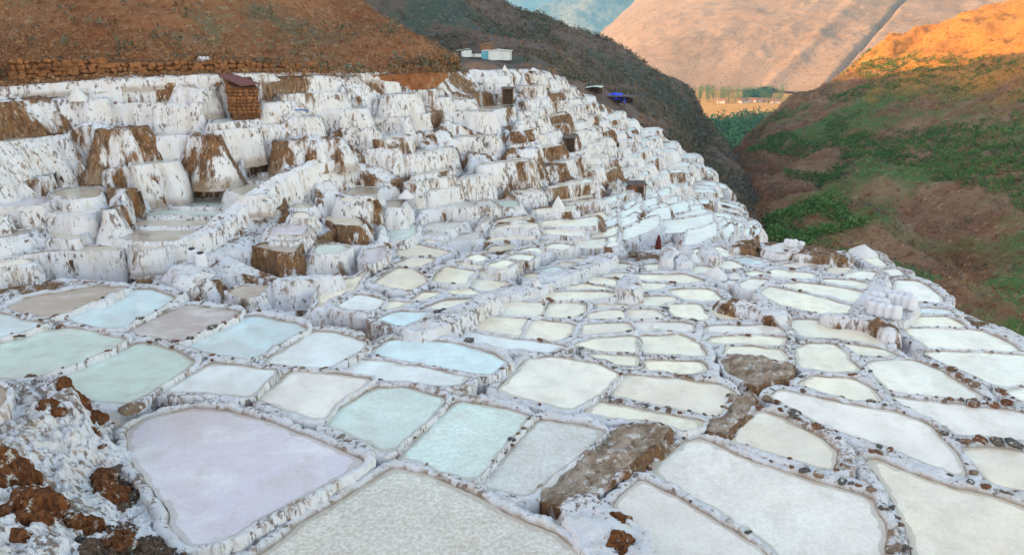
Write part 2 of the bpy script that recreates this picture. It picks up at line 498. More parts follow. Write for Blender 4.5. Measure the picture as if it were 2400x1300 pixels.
RIGHT = [
    [('w', 45, 95, -36), (1770, 560, 120), (1745, 480, 150), (1728, 420, 185), (1722, 372, 215), (1726, 352, 240), ('w', 80, 330, -80)],
    [(1800, 625, 90), (1800, 540, 120), (1790, 460, 150), (1775, 385, 190), (1768, 335, 225), (1775, 312, 255), ('w', 95, 360, -80)],
    [(1860, 640, 86), (1870, 540, 116), (1850, 440, 152), (1830, 345, 200), (1822, 285, 240), (1832, 262, 275), ('w', 110, 380, -75)],
    [(1930, 660, 82), (1950, 520, 115), (1930, 410, 155), (1905, 310, 210), (1895, 250, 255), (1900, 226, 292), ('w', 130, 390, -70)],
    [(2000, 700, 78), (2040, 520, 112), (2030, 390, 155), (2015, 290, 205), (2000, 215, 260), (1978, 178, 310), ('w', 150, 400, -60)],
    [(2200, 790, 68), (2200, 560, 105), (2190, 390, 150), (2170, 260, 200), (2150, 160, 255), (2105, 86, 330), ('w', 180, 420, -40)],
    [(2400, 860, 60), (2400, 580, 98), (2400, 370, 142), (2400, 220, 190), (2390, 110, 240), (2270, 45, 345), ('w', 220, 440, -20)],
    [(2750, 980, 50), (2750, 620, 90), (2750, 340, 130), (2750, 120, 175), (2750, -30, 225), (2560, -50, 350), ('w', 280, 440, 0)],
    [(3300, 1100, 42), (3300, 700, 78), (3300, 340, 115), (3300, 60, 150), (3300, -150, 190), (3100, -230, 330), ('w', 400, 430, 30)],
]
for c_ in RIGHT:
    q0 = cpt(c_[0])
    c_.insert(0, ('w', q0[0] - 12, q0[1] - 16, q0[2] - 3))
HG = patch(RIGHT, 330, 260)
HG = rough(HG, 3.8, 30, 4, 0.5, 33, True)
HG = rough(HG, 1.6, 9, 5, 0.55, 31)
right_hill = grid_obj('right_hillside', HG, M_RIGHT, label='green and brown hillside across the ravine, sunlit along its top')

# ravine bed that joins the foot of the terraces to the hillsides
RAV = [
    [('w', -60, -30, -16), ('w', -60, 40, -16), ('w', -60, 130, -16), ('w', -60, 300, -30)],
    [('w', 20, -30, -22), ('w', 22, 40, -22), ('w', 30, 100, -34), ('w', 50, 300, -58)],
    [('w', 60, -30, -30), ('w', 55, 40, -33), ('w', 50, 100, -37), ('w', 80, 300, -66)],
    [('w', 150, -30, -32), ('w', 150, 40, -34), ('w', 150, 100, -40), ('w', 160, 300, -70)],
]
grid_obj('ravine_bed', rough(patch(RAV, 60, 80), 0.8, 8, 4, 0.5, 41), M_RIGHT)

# valley floor and the mountains beyond
vz = -80.0
VG = np.zeros((70, 70, 3))
VG[..., 0] = np.linspace(-300, 1100, 70)[:, None]
VG[..., 1] = np.linspace(300, 1500, 70)[None, :]
VG[..., 2] = vz + 1.2 * fbm(VG / 70.0, 3)
grid_obj('valley_floor', VG, M_VALLEY, label='sunlit golden fields on the valley floor')

FARM = [
    [('w', 150, 1900, -60), ('w', 260, 2000, 20), ('w', 480, 2300, 180), ('w', 900, 2700, 420), ('w', 1400, 3100, 700)],
    [(1360, 222, 1130), (1482, 125, 1250), (1642, 0, 1500), (1880, -180, 1950), (2100, -420, 2450)],
    [(1620, 215, 1050), (1740, 110, 1140), (1880, 0, 1290), (2120, -190, 1680), (2350, -420, 2150)],
    [(1830, 213, 1010), (1960, 110, 1080), (2110, 0, 1190), (2380, -200, 1500), (2620, -420, 1950)],
    [(2060, 240, 900), (2230, 110, 990), (2420, 0, 1090), (2700, -200, 1380), (2950, -420, 1780)],
    [(2450, 270, 800), (2650, 110, 890), (2850, 0, 990), (3100, -200, 1250), (3400, -420, 1600)],
    [(3000, 300, 700), (3200, 110, 800), (3500, 0, 880), (3800, -200, 1100), (4200, -420, 1400)],
]
FG = patch(FARM, 320, 260)
# erosion gully running down the far slope
uu = 1200 + F * FG[..., 0] / np.maximum(FG[..., 1] * cp - FG[..., 2] * sp, 1)
vv = 650 - F * (FG[..., 1] * sp + FG[..., 2] * cp) / np.maximum(FG[..., 1] * cp - FG[..., 2] * sp, 1)
dgl = np.abs((uu - 2115) * 0.748 + (vv - 0) * 0.662)
FG[..., 2] -= 9 * np.exp(-(dgl / 5.0)**2)
dgl2 = np.abs((uu - 2010) * 0.70 + (vv - 0) * 0.71)
FG[..., 2] += 5 * np.exp(-(dgl2 / 16.0)**2)
_f0 = FG.copy()
FG = rough(FG, 3, 160, 3, 0.5, 53, True)
FG = rough(FG, 2.2, 22, 5, 0.6, 51)
FG = _f0 + (FG - _f0) * np.clip((_f0[..., 2:] + 80) / 60, 0.03, 1)
grid_obj('far_mountain', FG, M_FAR, label='sunlit pink brown mountain slope across the valley')

BLUE = [
    [('w', -1470, 4830, -150), ('w', -1050, 5250, 120), ('w', -630, 5670, 300), ('w', -520, 6300, 300)],
    [(1150, 250, 4620), (1130, 140, 4830), (1160, 70, 5082), (1180, 110, 5880)],
    [(1330, 250, 4515), (1290, 120, 4725), (1277, 40, 5040), (1260, 90, 5880)],
    [(1440, 250, 4410), (1400, 110, 4620), (1360, 12, 4998), (1330, 60, 5880)],
    [(1560, 250, 4305), (1520, 110, 4515), (1470, -14, 4935), (1440, 30, 5880)],
    [(1700, 250, 8000), (1650, 100, 4410), (1600, -50, 4893), (1580, 0, 5880)],
    [(1900, 250, 4158), (1850, 80, 4368), (1800, -100, 4830), (1780, -40, 5880)],
]
BG = rough(rough(patch(BLUE, 200, 160), 130, 800, 3, 0.5, 63, True), 45, 260, 5, 0.55, 61)
grid_obj('blue_mountain', BG, M_BLUE, label='hazy blue mountain with a sunlit crest beyond the valley')
BACK = [
    [('w', -2500, 8000, -90), ('w', -2500, 8800, 800), ('w', -2500, 9800, 1500)],
    [('w', -900, 8000, -90), ('w', -900, 8800, 800), ('w', -900, 9800, 1500)],
    [('w', 500, 8000, -90), ('w', 500, 8800, 900), ('w', 500, 9800, 1600)],
    [('w', 2500, 8000, -90), ('w', 2500, 8800, 1000), ('w', 2500, 9800, 1700)],
]
grid_obj('back_mountain', rough(patch(BACK, 120, 60), 60, 600, 6, 0.5, 71), M_BLUE, label='farthest mountain fading into blue haze')

# ------------------------------------------------------------------ salt ponds
def chaikin(P, it=1):
    for _ in range(it):
        Q = np.roll(P, -1, 0)
        P = np.stack([0.91 * P + 0.09 * Q, 0.09 * P + 0.91 * Q], 1).reshape(-1, P.shape[1])
    return P

def resample(P, seg):
    Q = np.vstack([P, P[:1]])
    L = np.r_[0, np.cumsum(np.linalg.norm(np.diff(Q[:, :2], axis=0), axis=1))]
    n = max(12, int(L[-1] / seg))
    s = np.linspace(0, L[-1], n, endpoint=False)
    return np.stack([np.interp(s, L, Q[:, k]) for k in range(Q.shape[1])], 1), s

def ccw(P):
    x, y = P[:, 0], P[:, 1]
    return P if np.sum(x * np.roll(y, -1) - np.roll(x, -1) * y) > 0 else P[::-1].copy()

def outline_normals(P):
    T = np.roll(P, -1, 0) - np.roll(P, 1, 0)
    T = T / (np.linalg.norm(T[:, :2], axis=1, keepdims=True) + 1e-9)
    return np.stack([T[:, 1], -T[:, 0]], 1)

RIMS = []            # (pond empty, crest points, rim width)
POLYS, PZ, PH = [], [], []           # world outlines already taken

def bank_mesh(P, rim_w, rim_h, wall_h, batter, seg, seed, amp=0.12, inner=True, krows=6):
    """P (n,3) outline -> rim and retaining wall mesh, crest points."""
    n = len(P)
    N = outline_normals(P)
    lf = fbm(np.c_[P[:, :2] * 0.55, np.full(n, seed)], 3)
    mf = fbm(np.c_[P[:, :2] * 2.3, np.full(n, seed + 5.5)], 3)
    wv = rim_w * (1 + (0.35 * lf if np.isscalar(rim_w) else 0.08 * lf) + 0.12 * mf)
    hv = rim_h * (1 + 0.4 * mf + 0.25 * lf) * (1 if np.isscalar(rim_w) else np.clip(0.55 + rim_w, .6, 1.1))
    rows = []
    wet = []
    if inner:
        rows.append((-0.08 - 0.0 * wv, np.full(n, -0.14))); wet.append(1)
        rows.append((0.02 * wv + 0.03 * mf, 0.06 * hv)); wet.append(1)
    rows.append((0.16 * wv + 0.03 * mf, 0.72 * hv)); wet.append(0.25 if inner else 0)
    rows.append((0.42 * wv, 1.0 * hv)); wet.append(0)
    rows.append((0.74 * wv, 0.96 * hv)); wet.append(0)
    rows.append((0.98 * wv, 0.72 * hv)); wet.append(0)
    for j in range(1, krows + 1):
        q = j / krows
        h = wall_h * q
        flute = fbm(np.c_[P[:, :2] * 1.6, np.full(n, seed + 0.5 * q)], 4, 0.6)
        ridg = 0.5 - np.abs(fbm(np.c_[P[:, :2] * 0.9, np.full(n, seed + 9 + 0.25 * q)], 2))
        rows.append((wv + batter * h * (1 + 0.25 * lf) + amp * min(1, 2 * q + .3) * min(1.0, 0.35 + wall_h * .4) * (flute + 0.8 * ridg), 0.55 * hv - h)); wet.append(.75 if j >= krows - 1 else 0)
    V = np.zeros((len(rows), n, 3))
    for r, (d, dz) in enumerate(rows):
        V[r, :, :2] = P[:, :2] + N * np.broadcast_to(d, (n,))[:, None]
        V[r, :, 2] = P[:, 2] + dz
    ln = fbm(V * 3.0 + seed, 3)
    hf = fbm(V * 8.5 + seed, 2, .6)
    k1 = 2 if inner else 0
    V[k1:, :, :2] += N[None] * (0.035 * hf[k1:] * min(1.0, 30 * seg + .2) if seg < .2 else 0.03 * hf[k1:])[..., None]
    V[k1:, :, 2] += 0.03 * hf[k1:]
    k0 = 1 if inner else 0
    V[k0:, :, 2] += 0.04 * ln[k0:]
    idx = np.arange(len(rows) * n).reshape(len(rows), n)
    nx = np.roll(idx, -1, 1)
    fc = np.stack([idx[:-1], nx[:-1], nx[1:], idx[1:]], -1).reshape(-1, 4)
    return V, fc, np.repeat(wet, n), (V[-4 if False else (3 if inner else 1)], wv, N)

TINT = dict(cy=(.60, .79, .80), te=(.58, .72, .63), li=(.61, .51, .555), cr=(.96, .81, .60), br=(.40, .27, .19), tn=(.63, .50, .36), wh=(.94, .82, .67),
            bg=(.90, .725, .55), lb=(.80, .84, .82), pu=(.47, .38, .37), gr=(.60, .57, .52), la=(.89, .765, .67))

def pond(P, label, tint='cr', rim_w=0.11, rim_h=0.12, wall_h=0.9, batter=0.03, brown=0.0, grain=0.15, group='salt evaporation ponds', stones=0.0, seg=None, smooth=2, name='salt_pond', cap=None, amp=0.12, gap=None, collect=None):
    P = ccw(np.asarray(P, float))
    c = P.mean(0)
    dist = np.linalg.norm(c)
    if seg is None: seg = float(np.clip(dist * 0.0038, 0.06, 0.4))
    POLYS.append(P[:, :2].copy())
    PH.append(wall_h)
    PZ.append(P[:, 2].mean() if cap is None else P[:, 2].copy())
    Q, s = resample(chaikin(P, smooth), seg)
    wob = fbm(np.c_[Q[:, :2] * 0.8, np.full(len(Q), 3.3)], 4, .6)
    if gap is not None and dist > 20: Q[:, :2] += outline_normals(Q) * min(.10, .004 * (dist - 12))
    if gap is not None and dist > 26: rim_h = rim_h * .7
    Q[:, :2] += outline_normals(Q) * (wob * min(0.12, 0.0035 * dist))[:, None]
    seed = float(rng.uniform(0, 90))
    loc = np.array([c[0], c[1], Q[:, 2].min()])
    e = None if collect is not None else empty(name, loc, label, 'salt pond' if name == 'salt_pond' else name.replace('_', ' '), group)
    if gap is not None:
        rw_ = gap(Q)
        k_ = np.ones(5) / 5
        rw_ = np.convolve(np.r_[rw_[-2:], rw_, rw_[:2]], k_, 'valid')
    else: rw_ = rim_w
    V, fc, wet, (crest, wv, N) = bank_mesh(Q - loc, rw_, rim_h, wall_h, batter, seg, seed, amp, inner=cap is None, krows=7 if wall_h > 1 else 4)
    if collect is not None:
        collect.append((V.reshape(-1, 3) + loc, fc, Q.copy()))
        return None
    me = mesh_np('bank', V.reshape(-1, 3), fc, smooth=dist < 26)
    fattr(me, 'wet', wet)
    o = link('bank', me, M_SALT, e)
    o.color = (brown, 0, 0, 1)
    n = len(Q)
    if cap is None:
        # water sheet: triangulated with inner points so the shore tone can follow the bank
        ring = (Q - loc).copy()
        lo, hi = ring[:, :2].min(0), ring[:, :2].max(0)
        st = max(0.3, (hi - lo).max() / 14)
        gx, gy = np.meshgrid(np.arange(lo[0], hi[0], st), np.arange(lo[1], hi[1], st))
        ip = np.c_[gx.ravel(), gy.ravel()]
        dd = np.sqrt(((ip[:, None] - ring[None, :, :2])**2).sum(-1)).min(1) if len(ip) else np.zeros(0)
        ip = ip[dd > 0.15]
        res = delaunay_2d_cdt([Vector(q) for q in ring[:, :2]] + [Vector(q) for q in ip], [], [list(range(n))], 1, 1e-5)
        vv2 = np.array([tuple(q) for q in res[0]])
        dsh = np.sqrt(((vv2[:, None] - ring[None, :, :2])**2).sum(-1)).min(1)
        verts = np.c_[vv2, np.full(len(vv2), Q[:, 2].mean() - loc[2])]
        f = [tuple(q) for q in res[2]]
        me = mesh_np('brine', verts, f, smooth=False)
        fattr(me, 'shore', np.exp(-dsh / 0.3))
        b = link('brine', me, M_BRINE, e)
        tc = np.array(TINT[tint]) * rng.uniform(0.94, 1.05)
        b.color = (*np.clip(tc, 0, 1), grain)
    else:
        top = V[1].copy()
        st = max(0.14, (top[:, :2].max(0) - top[:, :2].min(0)).max() / 40)
        lo, hi = top[:, :2].min(0), top[:, :2].max(0)
        gx, gy = np.meshgrid(np.arange(lo[0], hi[0], st), np.arange(lo[1], hi[1], st))
        ip = np.c_[gx.ravel(), gy.ravel()]
        D2 = np.sqrt(((ip[:, None] - top[None, :, :2])**2).sum(-1)) if len(ip) else np.zeros((0, 1))
        ip = ip[D2.min(1) > st * .6] if len(ip) else ip
        res = delaunay_2d_cdt([Vector(q) for q in top[:, :2]] + [Vector(q) for q in ip], [], [list(range(n))], 1, 1e-5)
        vv2 = np.array([tuple(q) for q in res[0]])
        D2 = np.sqrt(((vv2[:, None] - top[None, :, :2])**2).sum(-1))
        wts = 1 / (D2 + .02)**3
        z_ = (wts * top[None, :, 2]).sum(1) / wts.sum(1)
        dsh = np.clip(D2.min(1) / .3, 0, 1)
        z_ += dsh * (.15 * fbm(np.c_[vv2 * 1.9, np.full(len(vv2), seed)], 5, .6) + .02)
        verts = np.c_[vv2, z_]
        f = [tuple(q) for q in res[2]]
        o2 = link('top', mesh_np('top', verts, f), cap, e)
        o2.color = (brown, 0, 0, 1)
    RIMS.append((e, crest + 0.0, wv, loc, stones, dist))
    return e

def px_pond(pts, label, tint='cr', dz=0.0, on='shelf', ref=None, **kw):
    """outline read off the photograph, laid on a level sheet at the ground height found there."""
    pts = np.array(pts, float)
    surf = shelf if on == 'shelf' else hit
    if ref is None:
        c = pts.mean(0) if on == 'shelf' else pts[np.argsort(-pts[:, 1])[:2]].mean(0)
    else: c = ref
    z = surf(*c)[2] + dz
    W = []
    for u, v in pts:
        d = ray(u, v)
        W.append(d * (z / d[2]))
    if on == 'shelf':
        DEFER.append((np.array(W), label, tint, kw))
        return None
    return pond(np.array(W), label, tint, **kw)

DEFER = []
def flush():
    # neighbours share one rim: each side of it gets half of the gap between the two outlines
    outs = [resample(chaikin(ccw(W), kw.get('smooth', 2)), 0.12)[0][:, :2] for W, l, t, kw in DEFER]
    for i, (W, l, t, kw) in enumerate(DEFER):
        oth = np.vstack([o for j, o in enumerate(outs) if j != i and np.abs(o.mean(0) - outs[i].mean(0)).max() < 22])
        def gap(Q, oth=oth):
            g = np.empty(len(Q))
            N = outline_normals(Q)
            for k in range(len(Q)):
                dv = oth - Q[k, :2]
                dd = np.sqrt((dv**2).sum(1))
                fwd = (dv @ N[k]) > 0.3 * dd
                g[k] = 0 if dd.min() < .14 else (dd[fwd].min() if fwd.any() else 1.0)
            return np.clip(g * 0.5 + 0.02, 0.07, kw.get('rim_max', 0.5))
        k2 = {a: b for a, b in kw.items() if a != 'rim_max'}
        if k2.get('cap') is None or True: k2['gap'] = gap if k2.get('cap') is None else None
        pond(W, l, t, **k2)
    DEFER.clear()

# the flat shelf under the ponds (one sheet with its own falling edge)
SH = [shelf(u, v) for u, v in ((2900, 1060), (2600, 872), (2420, 775), (2270, 722), (2222, 700), (2090, 622), (2030, 592), (1960, 580), (1880, 583), (1760, 574), (1640, 574), (1540, 574), (1400, 590), (1200, 566), (1000, 568), (880, 640), (700, 720), (480, 690), (300, 650), (0, 685), (-350, 742))]
SH += [np.array(q) for q in ((-34, 8, 0), (-30, -6, 0), (30, -6, 0))]
SH = np.array(SH)
SH[:, 2] = plane_z(SH[:, 0], SH[:, 1]) - 0.62
Q, _ = resample(ccw(SH), 0.6)
V, fc, wet, _x = bank_mesh(Q, 0.6, 0.1, 9.0, 0.75, 0.6, 5.0, 0.6, inner=False, krows=10)
n = len(Q)
allf = fc.tolist() + [tuple(range(n))]
me = mesh_np('shelf_ground', V.reshape(-1, 3), [tuple(f) for f in allf], smooth=False)
fattr(me, 'wet', wet)
sg = link('shelf_ground', me, M_SALT)
sg.color = (0.12, 0, 0, 1)
sg['kind'] = 'structure'

# ---------------------------------------------------------------- ponds of the shelf, one by one
GS = 'salt ponds of the flat shelf'
def S(pts, label, tint='cr', dz=0.0, st=0.5, **kw):
    kw.setdefault('group', GS)
    return px_pond(pts, label, tint, dz, 'shelf', stones=st, **kw)

S([(25, 720), (70, 697), (235, 672), (292, 676), (130, 742), (95, 742)], 'grey brown pond right under the tall lilac salt wall', 'br', .25, .5)
S([(150, 748), (292, 682), (355, 679), (412, 702), (290, 772), (270, 774)], 'bright cyan pond between the grey brown pond and the purple brown pond', 'cy', .2, .7)
S([(298, 775), (435, 713), (565, 736), (430, 797), (400, 796), (330, 787)], 'purple brown pond with a muddy middle', 'pu', .15, .8)
S([(437, 806), (583, 740), (700, 760), (716, 772), (590, 843), (500, 830)], 'pale cyan pond with white shimmer beside the purple brown pond', 'cy', .1, .9, grain=.1)
S([(-60, 735), (0, 735), (97, 760), (70, 770), (0, 790), (-80, 812)], 'blue pond cut by the left edge, above the big turquoise pond', 'cy', .15, .6)
S([(-60, 822), (145, 769), (303, 794), (200, 845), (95, 884), (0, 884), (-60, 880)], 'big turquoise pond at the left edge', 'te', .05, .6)
S([(120, 890), (325, 803), (405, 821), (462, 848), (345, 925), (300, 948), (205, 938), (170, 905)], 'turquoise pond with a lilac patch behind the salt draped outcrop', 'te', .0, .5)
S([(372, 925), (495, 850), (560, 855), (650, 868), (588, 932), (480, 918), (400, 922)], 'pale blue pond touching the far rim of the large lilac pond', 'lb', 0, .6)
S([(600, 936), (690, 868), (790, 878), (873, 892), (810, 930), (750, 985), (690, 965)], 'pale blue and lilac pond left of the green tinted ponds', 'la', -.02, .3)
S([(615, 850), (735, 777), (800, 782), (862, 803), (845, 823), (770, 863), (690, 858)], 'white blue pond right of the shimmering pond', 'lb', .1, .6)
S([(862, 828), (912, 797), (1070, 805), (1195, 850), (1150, 880), (1110, 876), (1000, 858)], 'long pale cyan pond with a red stone on its far rim', 'cy', 0, .3)
S([(778, 863), (820, 838), (1000, 862), (1100, 884), (1070, 907), (950, 893), (880, 890)], 'narrow pale cyan pond in front of the long pale cyan pond', 'lb', -.02, .2)
S([(760, 990), (800, 955), (880, 910), (950, 909), (1050, 935), (918, 1068), (860, 1035)], 'teal pond with curved far rim, left of the green pond', 'te', -.05, .1, grain=.4)
S([(930, 1072), (1072, 940), (1160, 955), (1248, 975), (1112, 1128), (1040, 1110), (980, 1085)], 'green tinted pond speckled with salt grains', 'te', -.08, .4, grain=.6)
S([(1122, 1136), (1262, 983), (1350, 993), (1418, 1012), (1368, 1058), (1243, 1158), (1205, 1156), (1165, 1148)], 'grey speckled pond left of the trodden mud path', 'gr', -.12, .2, grain=.6)
S([(303, 1010), (335, 982), (450, 955), (540, 968), (680, 1005), (800, 1056), (850, 1078), (840, 1095), (740, 1145), (620, 1215), (505, 1280), (440, 1290), (410, 1250), (388, 1180), (345, 1120), (308, 1066)], 'large lilac pond with a rounded far rim, beside the outcrop', 'li', -.1, .06, rim_h=.15, rim_max=.3, grain=.2)
S([(500, 1330), (610, 1300), (700, 1232), (800, 1172), (920, 1097), (1000, 1108), (1165, 1188), (1300, 1250), (1385, 1310), (1420, 1400), (1000, 1460), (560, 1420)], 'sandy coloured pond crusted with salt grains, nearest of all', 'tn', -.2, .05, rim_h=.15, rim_max=.3, grain=1.0)
S([(1160, 915), (1240, 843), (1300, 838), (1400, 855), (1447, 878), (1420, 920), (1345, 963), (1250, 940)], 'milky pond with a rounded far rim above the two paths', 'wh', -.1, .2)
S([(1428, 925), (1465, 880), (1560, 885), (1690, 905), (1722, 925), (1680, 978), (1560, 955)], 'cream pond with red stones along its near rim', 'bg', -.1, .9)
S([(1360, 968), (1400, 938), (1520, 962), (1648, 988), (1640, 1000), (1600, 1012), (1530, 990), (1440, 985)], 'narrow pale green pond behind the head of the mud path', 'cr', -.15, .2)
S([(1715, 1033), (1773, 957), (1835, 978), (1920, 1028), (1965, 1058), (1948, 1100), (1880, 1085), (1800, 1060)], 'orange beige pond between the mud path and a row of red stones', 'bg', -.15, .6)
S([(1520, 1100), (1600, 1035), (1640, 1028), (1770, 1085), (1900, 1128), (2040, 1168), (2078, 1240), (2075, 1330), (1900, 1370), (1790, 1270), (1650, 1180)], 'large lavender white pond right of the mud path', 'la', -.3, .25, grain=.45)
S([(1432, 1185), (1500, 1118), (1640, 1190), (1790, 1292), (1830, 1340), (1700, 1400), (1540, 1340), (1470, 1250)], 'lavender pond with a thin divider, below the end of the mud path', 'la', -.32, .3, rim_w=.2, grain=.35)
S([(2036, 1080), (2060, 1082), (2140, 1117), (2250, 1150), (2345, 1168), (2440, 1210), (2500, 1330), (2300, 1400), (2150, 1330), (2120, 1230), (2085, 1150)], 'large beige pond in the near right corner', 'bg', -.25, .5, grain=.3)
S([(1795, 930), (1830, 910), (1935, 937), (2100, 968), (2175, 995), (2218, 1040), (2258, 1095), (2250, 1115), (2100, 1058), (1960, 1008), (1850, 955)], 'long lavender pond running down behind a row of red stones', 'la', -.15, .9)
S([(1870, 900), (1905, 882), (2000, 888), (2040, 912), (2062, 940), (2000, 938), (1930, 920)], 'small cream pond with two dark stones at its near rim', 'cr', -.1, .5)
S([(2030, 855), (2060, 846), (2140, 846), (2200, 870), (2310, 935), (2200, 930), (2090, 915), (2060, 890)], 'milky pond bordered on the right by a slanting row of red stones', 'wh', -.12, .8)
S([(2085, 930), (2200, 945), (2370, 960), (2440, 980), (2450, 1035), (2330, 1025), (2240, 1018), (2190, 985), (2130, 958)], 'lavender pond reaching the right edge, with big red stones on its near rim', 'la', -.2, .9)
S([(2255, 1050), (2330, 1050), (2440, 1068), (2450, 1160), (2340, 1140), (2290, 1100), (2270, 1070)], 'pale pond with a rusty patch at the right edge', 'bg', -.22, .5)
S([(2170, 828), (2250, 826), (2440, 838), (2450, 905), (2345, 908), (2260, 870)], 'white pond at the right edge behind the slanting row of red stones', 'wh', -.12, .7)
S([(2350, 915), (2450, 908), (2460, 948), (2392, 940)], 'small white pond corner at the right edge', 'wh', -.15, .4)
S([(2122, 772), (2180, 768), (2300, 775), (2370, 810), (2388, 824), (2280, 822), (2175, 820)], 'wide white pond in front of the stacked sacks', 'wh', -.1, .4)
S([(2130, 765), (2140, 742), (2220, 742), (2260, 766), (2200, 768)], 'small cream pond just right of the stacked sacks', 'cr', -.05, .3)
S([(2135, 735), (2150, 722), (2225, 725), (2240, 737)], 'narrow blue white pond behind the small cream pond by the sacks', 'lb', 0, .2)
S([(2095, 690), (2098, 655), (2150, 660), (2215, 705), (2200, 712), (2140, 702)], 'lavender white pond at the outer edge of the shelf behind the sacks', 'la', .05, .1)
S([(2008, 597), (2045, 595), (2082, 627), (2060, 626)], 'small pond at the foot of the pointed salt heap', 'cr', .05, .1)
S([(2068, 632), (2100, 630), (2118, 646), (2085, 646)], 'tiny white pond on the outer edge of the shelf', 'wh', .05, .1)
S([(1815, 668), (1880, 663), (1970, 674), (2028, 684), (2012, 712), (1930, 695)], 'upper half of the oval pond, fringed by dark stones', 'cr', .02, .9)
S([(1783, 682), (1805, 673), (1930, 700), (1998, 720), (1993, 736), (1930, 735), (1840, 718), (1795, 697)], 'lower half of the oval pond', 'cr', 0, .5)
S([(1850, 758), (1865, 750), (1935, 754), (2050, 778), (2083, 803), (2065, 810), (1960, 793), (1880, 788)], 'cream pond under the brown curved wall below the sacks', 'cr', -.2, .3)
S([(1863, 815), (1900, 806), (1950, 808), (1985, 835), (2015, 872), (1940, 872), (1875, 860)], 'square cream pond below the brown curved wall', 'cr', -.12, .4)
S([(1975, 808), (2070, 818), (2105, 836), (2010, 832)], 'small three cornered pond right of the square cream pond', 'cr', -.12, .5)
S([(1695, 832), (1703, 810), (1760, 812), (1832, 820), (1842, 848), (1770, 842)], 'pale pond just behind the patch of brown mud', 'cr', -.08, .4)
S([(1660, 805), (1668, 788), (1845, 789), (1835, 812), (1750, 806)], 'narrow cream pond in front of the lavender strip pond', 'cr', -.06, .3)
S([(1640, 779), (1665, 764), (1818, 760), (1840, 781), (1740, 783)], 'lavender strip pond below the dark curved bank', 'la', -.05, .4)
S([(1655, 716), (1700, 722), (1775, 748), (1672, 748)], 'cream pond under the dark curved bank', 'cr', -.05, .3)
S([(1560, 712), (1640, 714), (1662, 745), (1640, 750), (1580, 745)], 'cream pond left of the dark curved bank', 'cr', 0, .3)
S([(1468, 727), (1535, 724), (1560, 746), (1475, 748)], 'small cream pond between two paired ponds in the middle row', 'bg', 0, .4)
S([(1383, 730), (1455, 727), (1466, 746), (1371, 747)], 'small cream pond left of the middle pair', 'bg', 0, .4)
S([(1366, 760), (1473, 757), (1485, 776), (1363, 786)], 'cream pond with a pink cast in the middle row', 'bg', -.02, .3)
S([(1483, 755), (1600, 756), (1625, 762), (1628, 778), (1495, 777)], 'lavender pond with a little salt heap in it', 'la', -.02, .3)
S([(1340, 808), (1390, 795), (1485, 790), (1495, 826), (1400, 822)], 'cream pond with a slanted left rim, above the round milky pond', 'cr', -.05, .4)
S([(1497, 790), (1600, 786), (1640, 808), (1657, 838), (1590, 832), (1503, 828)], 'wide cream pond in the middle of the shelf', 'cr', -.05, .3)
S([(1375, 830), (1490, 835), (1492, 858), (1440, 852)], 'narrow cream pond directly behind the round milky pond', 'cr', -.08, .4)
S([(1512, 845), (1640, 848), (1652, 868), (1600, 875), (1512, 868)], 'narrow cream pond above the pond with red stones', 'cr', -.08, .4)
S([(1148, 735), (1152, 715), (1200, 707), (1278, 709), (1268, 742), (1200, 736)], 'left pond of the cream pair right of the high salt wall', 'cr', -.05, .5)
S([(1283, 709), (1373, 711), (1377, 730), (1350, 746), (1273, 743)], 'right pond of the cream pair right of the high salt wall', 'cr', -.05, .5)
S([(1093, 768), (1140, 742), (1236, 748), (1213, 788), (1150, 778)], 'beige pond at the foot of the high salt wall', 'bg', -.12, .5)
S([(1240, 750), (1347, 760), (1330, 793), (1297, 800), (1217, 790)], 'beige pond between the foot of the high salt wall and the middle row', 'bg', -.12, .5)
S([(1030, 795), (1085, 774), (1200, 795), (1330, 812), (1290, 826), (1180, 818)], 'long pale blue pond below the high salt wall', 'lb', -.15, .5)
S([(1397, 701), (1485, 697), (1577, 693), (1590, 703), (1543, 717), (1397, 721)], 'wide cream pond in the row behind the middle row', 'cr', 0, .3)
S([(1565, 680), (1665, 678), (1695, 706), (1640, 706), (1590, 700)], 'cream pond below the grey salt heap', 'cr', .02, .3)
S([(1195, 702), (1255, 684), (1400, 685), (1470, 690), (1390, 700), (1300, 705)], 'long narrow cream pond beside the path on the high salt wall', 'cr', .05, .3)
S([(1300, 678), (1345, 664), (1440, 678), (1400, 682)], 'thin cream pond behind the long narrow cream pond', 'cr', .05, .3)
S([(1348, 662), (1375, 646), (1440, 655), (1452, 668), (1400, 668)], 'pink tinted pond left of the blue white salt block', 'cr', .05, .4)
S([(1492, 664), (1567, 665), (1550, 678), (1490, 684)], 'cream pond right of the blue white salt block', 'cr', .03, .2)
S([(1488, 646), (1600, 642), (1650, 660), (1600, 664), (1500, 658)], 'wide flat pond behind the blue white salt block', 'cr', .06, .3)
S([(1012, 660), (1040, 624), (1115, 636), (1090, 664), (1040, 665)], 'cream pond on a raised block of salt', 'cr', .3, .3)
S([(880, 664), (930, 628), (965, 630), (1003, 658), (965, 680), (900, 672)], 'cream pond with dark stones on its near rim, beside the slope foot', 'cr', .15, .9)
S([(932, 590), (965, 572), (1055, 590), (1030, 602), (940, 601)], 'cream pond tucked under the white terrace wall', 'cr', .25, .2)
S([(925, 620), (960, 605), (1020, 606), (985, 626), (940, 624)], 'small cream pond with a boulder on its right rim', 'cr', .2, .4)
S([(1103, 648), (1120, 651), (1193, 664), (1153, 683), (1100, 676)], 'pink tinted pond right of the raised salt block', 'cr', .1, .5)
S([(785, 715), (840, 690), (900, 705), (880, 727), (810, 722)], 'white blue pond at the foot of the streaked bank', 'lb', .1, .3)
S([(885, 728), (915, 704), (975, 710), (920, 722)], 'small green white pond right of the pond at the foot of the streaked bank', 'cr', .08, .3)
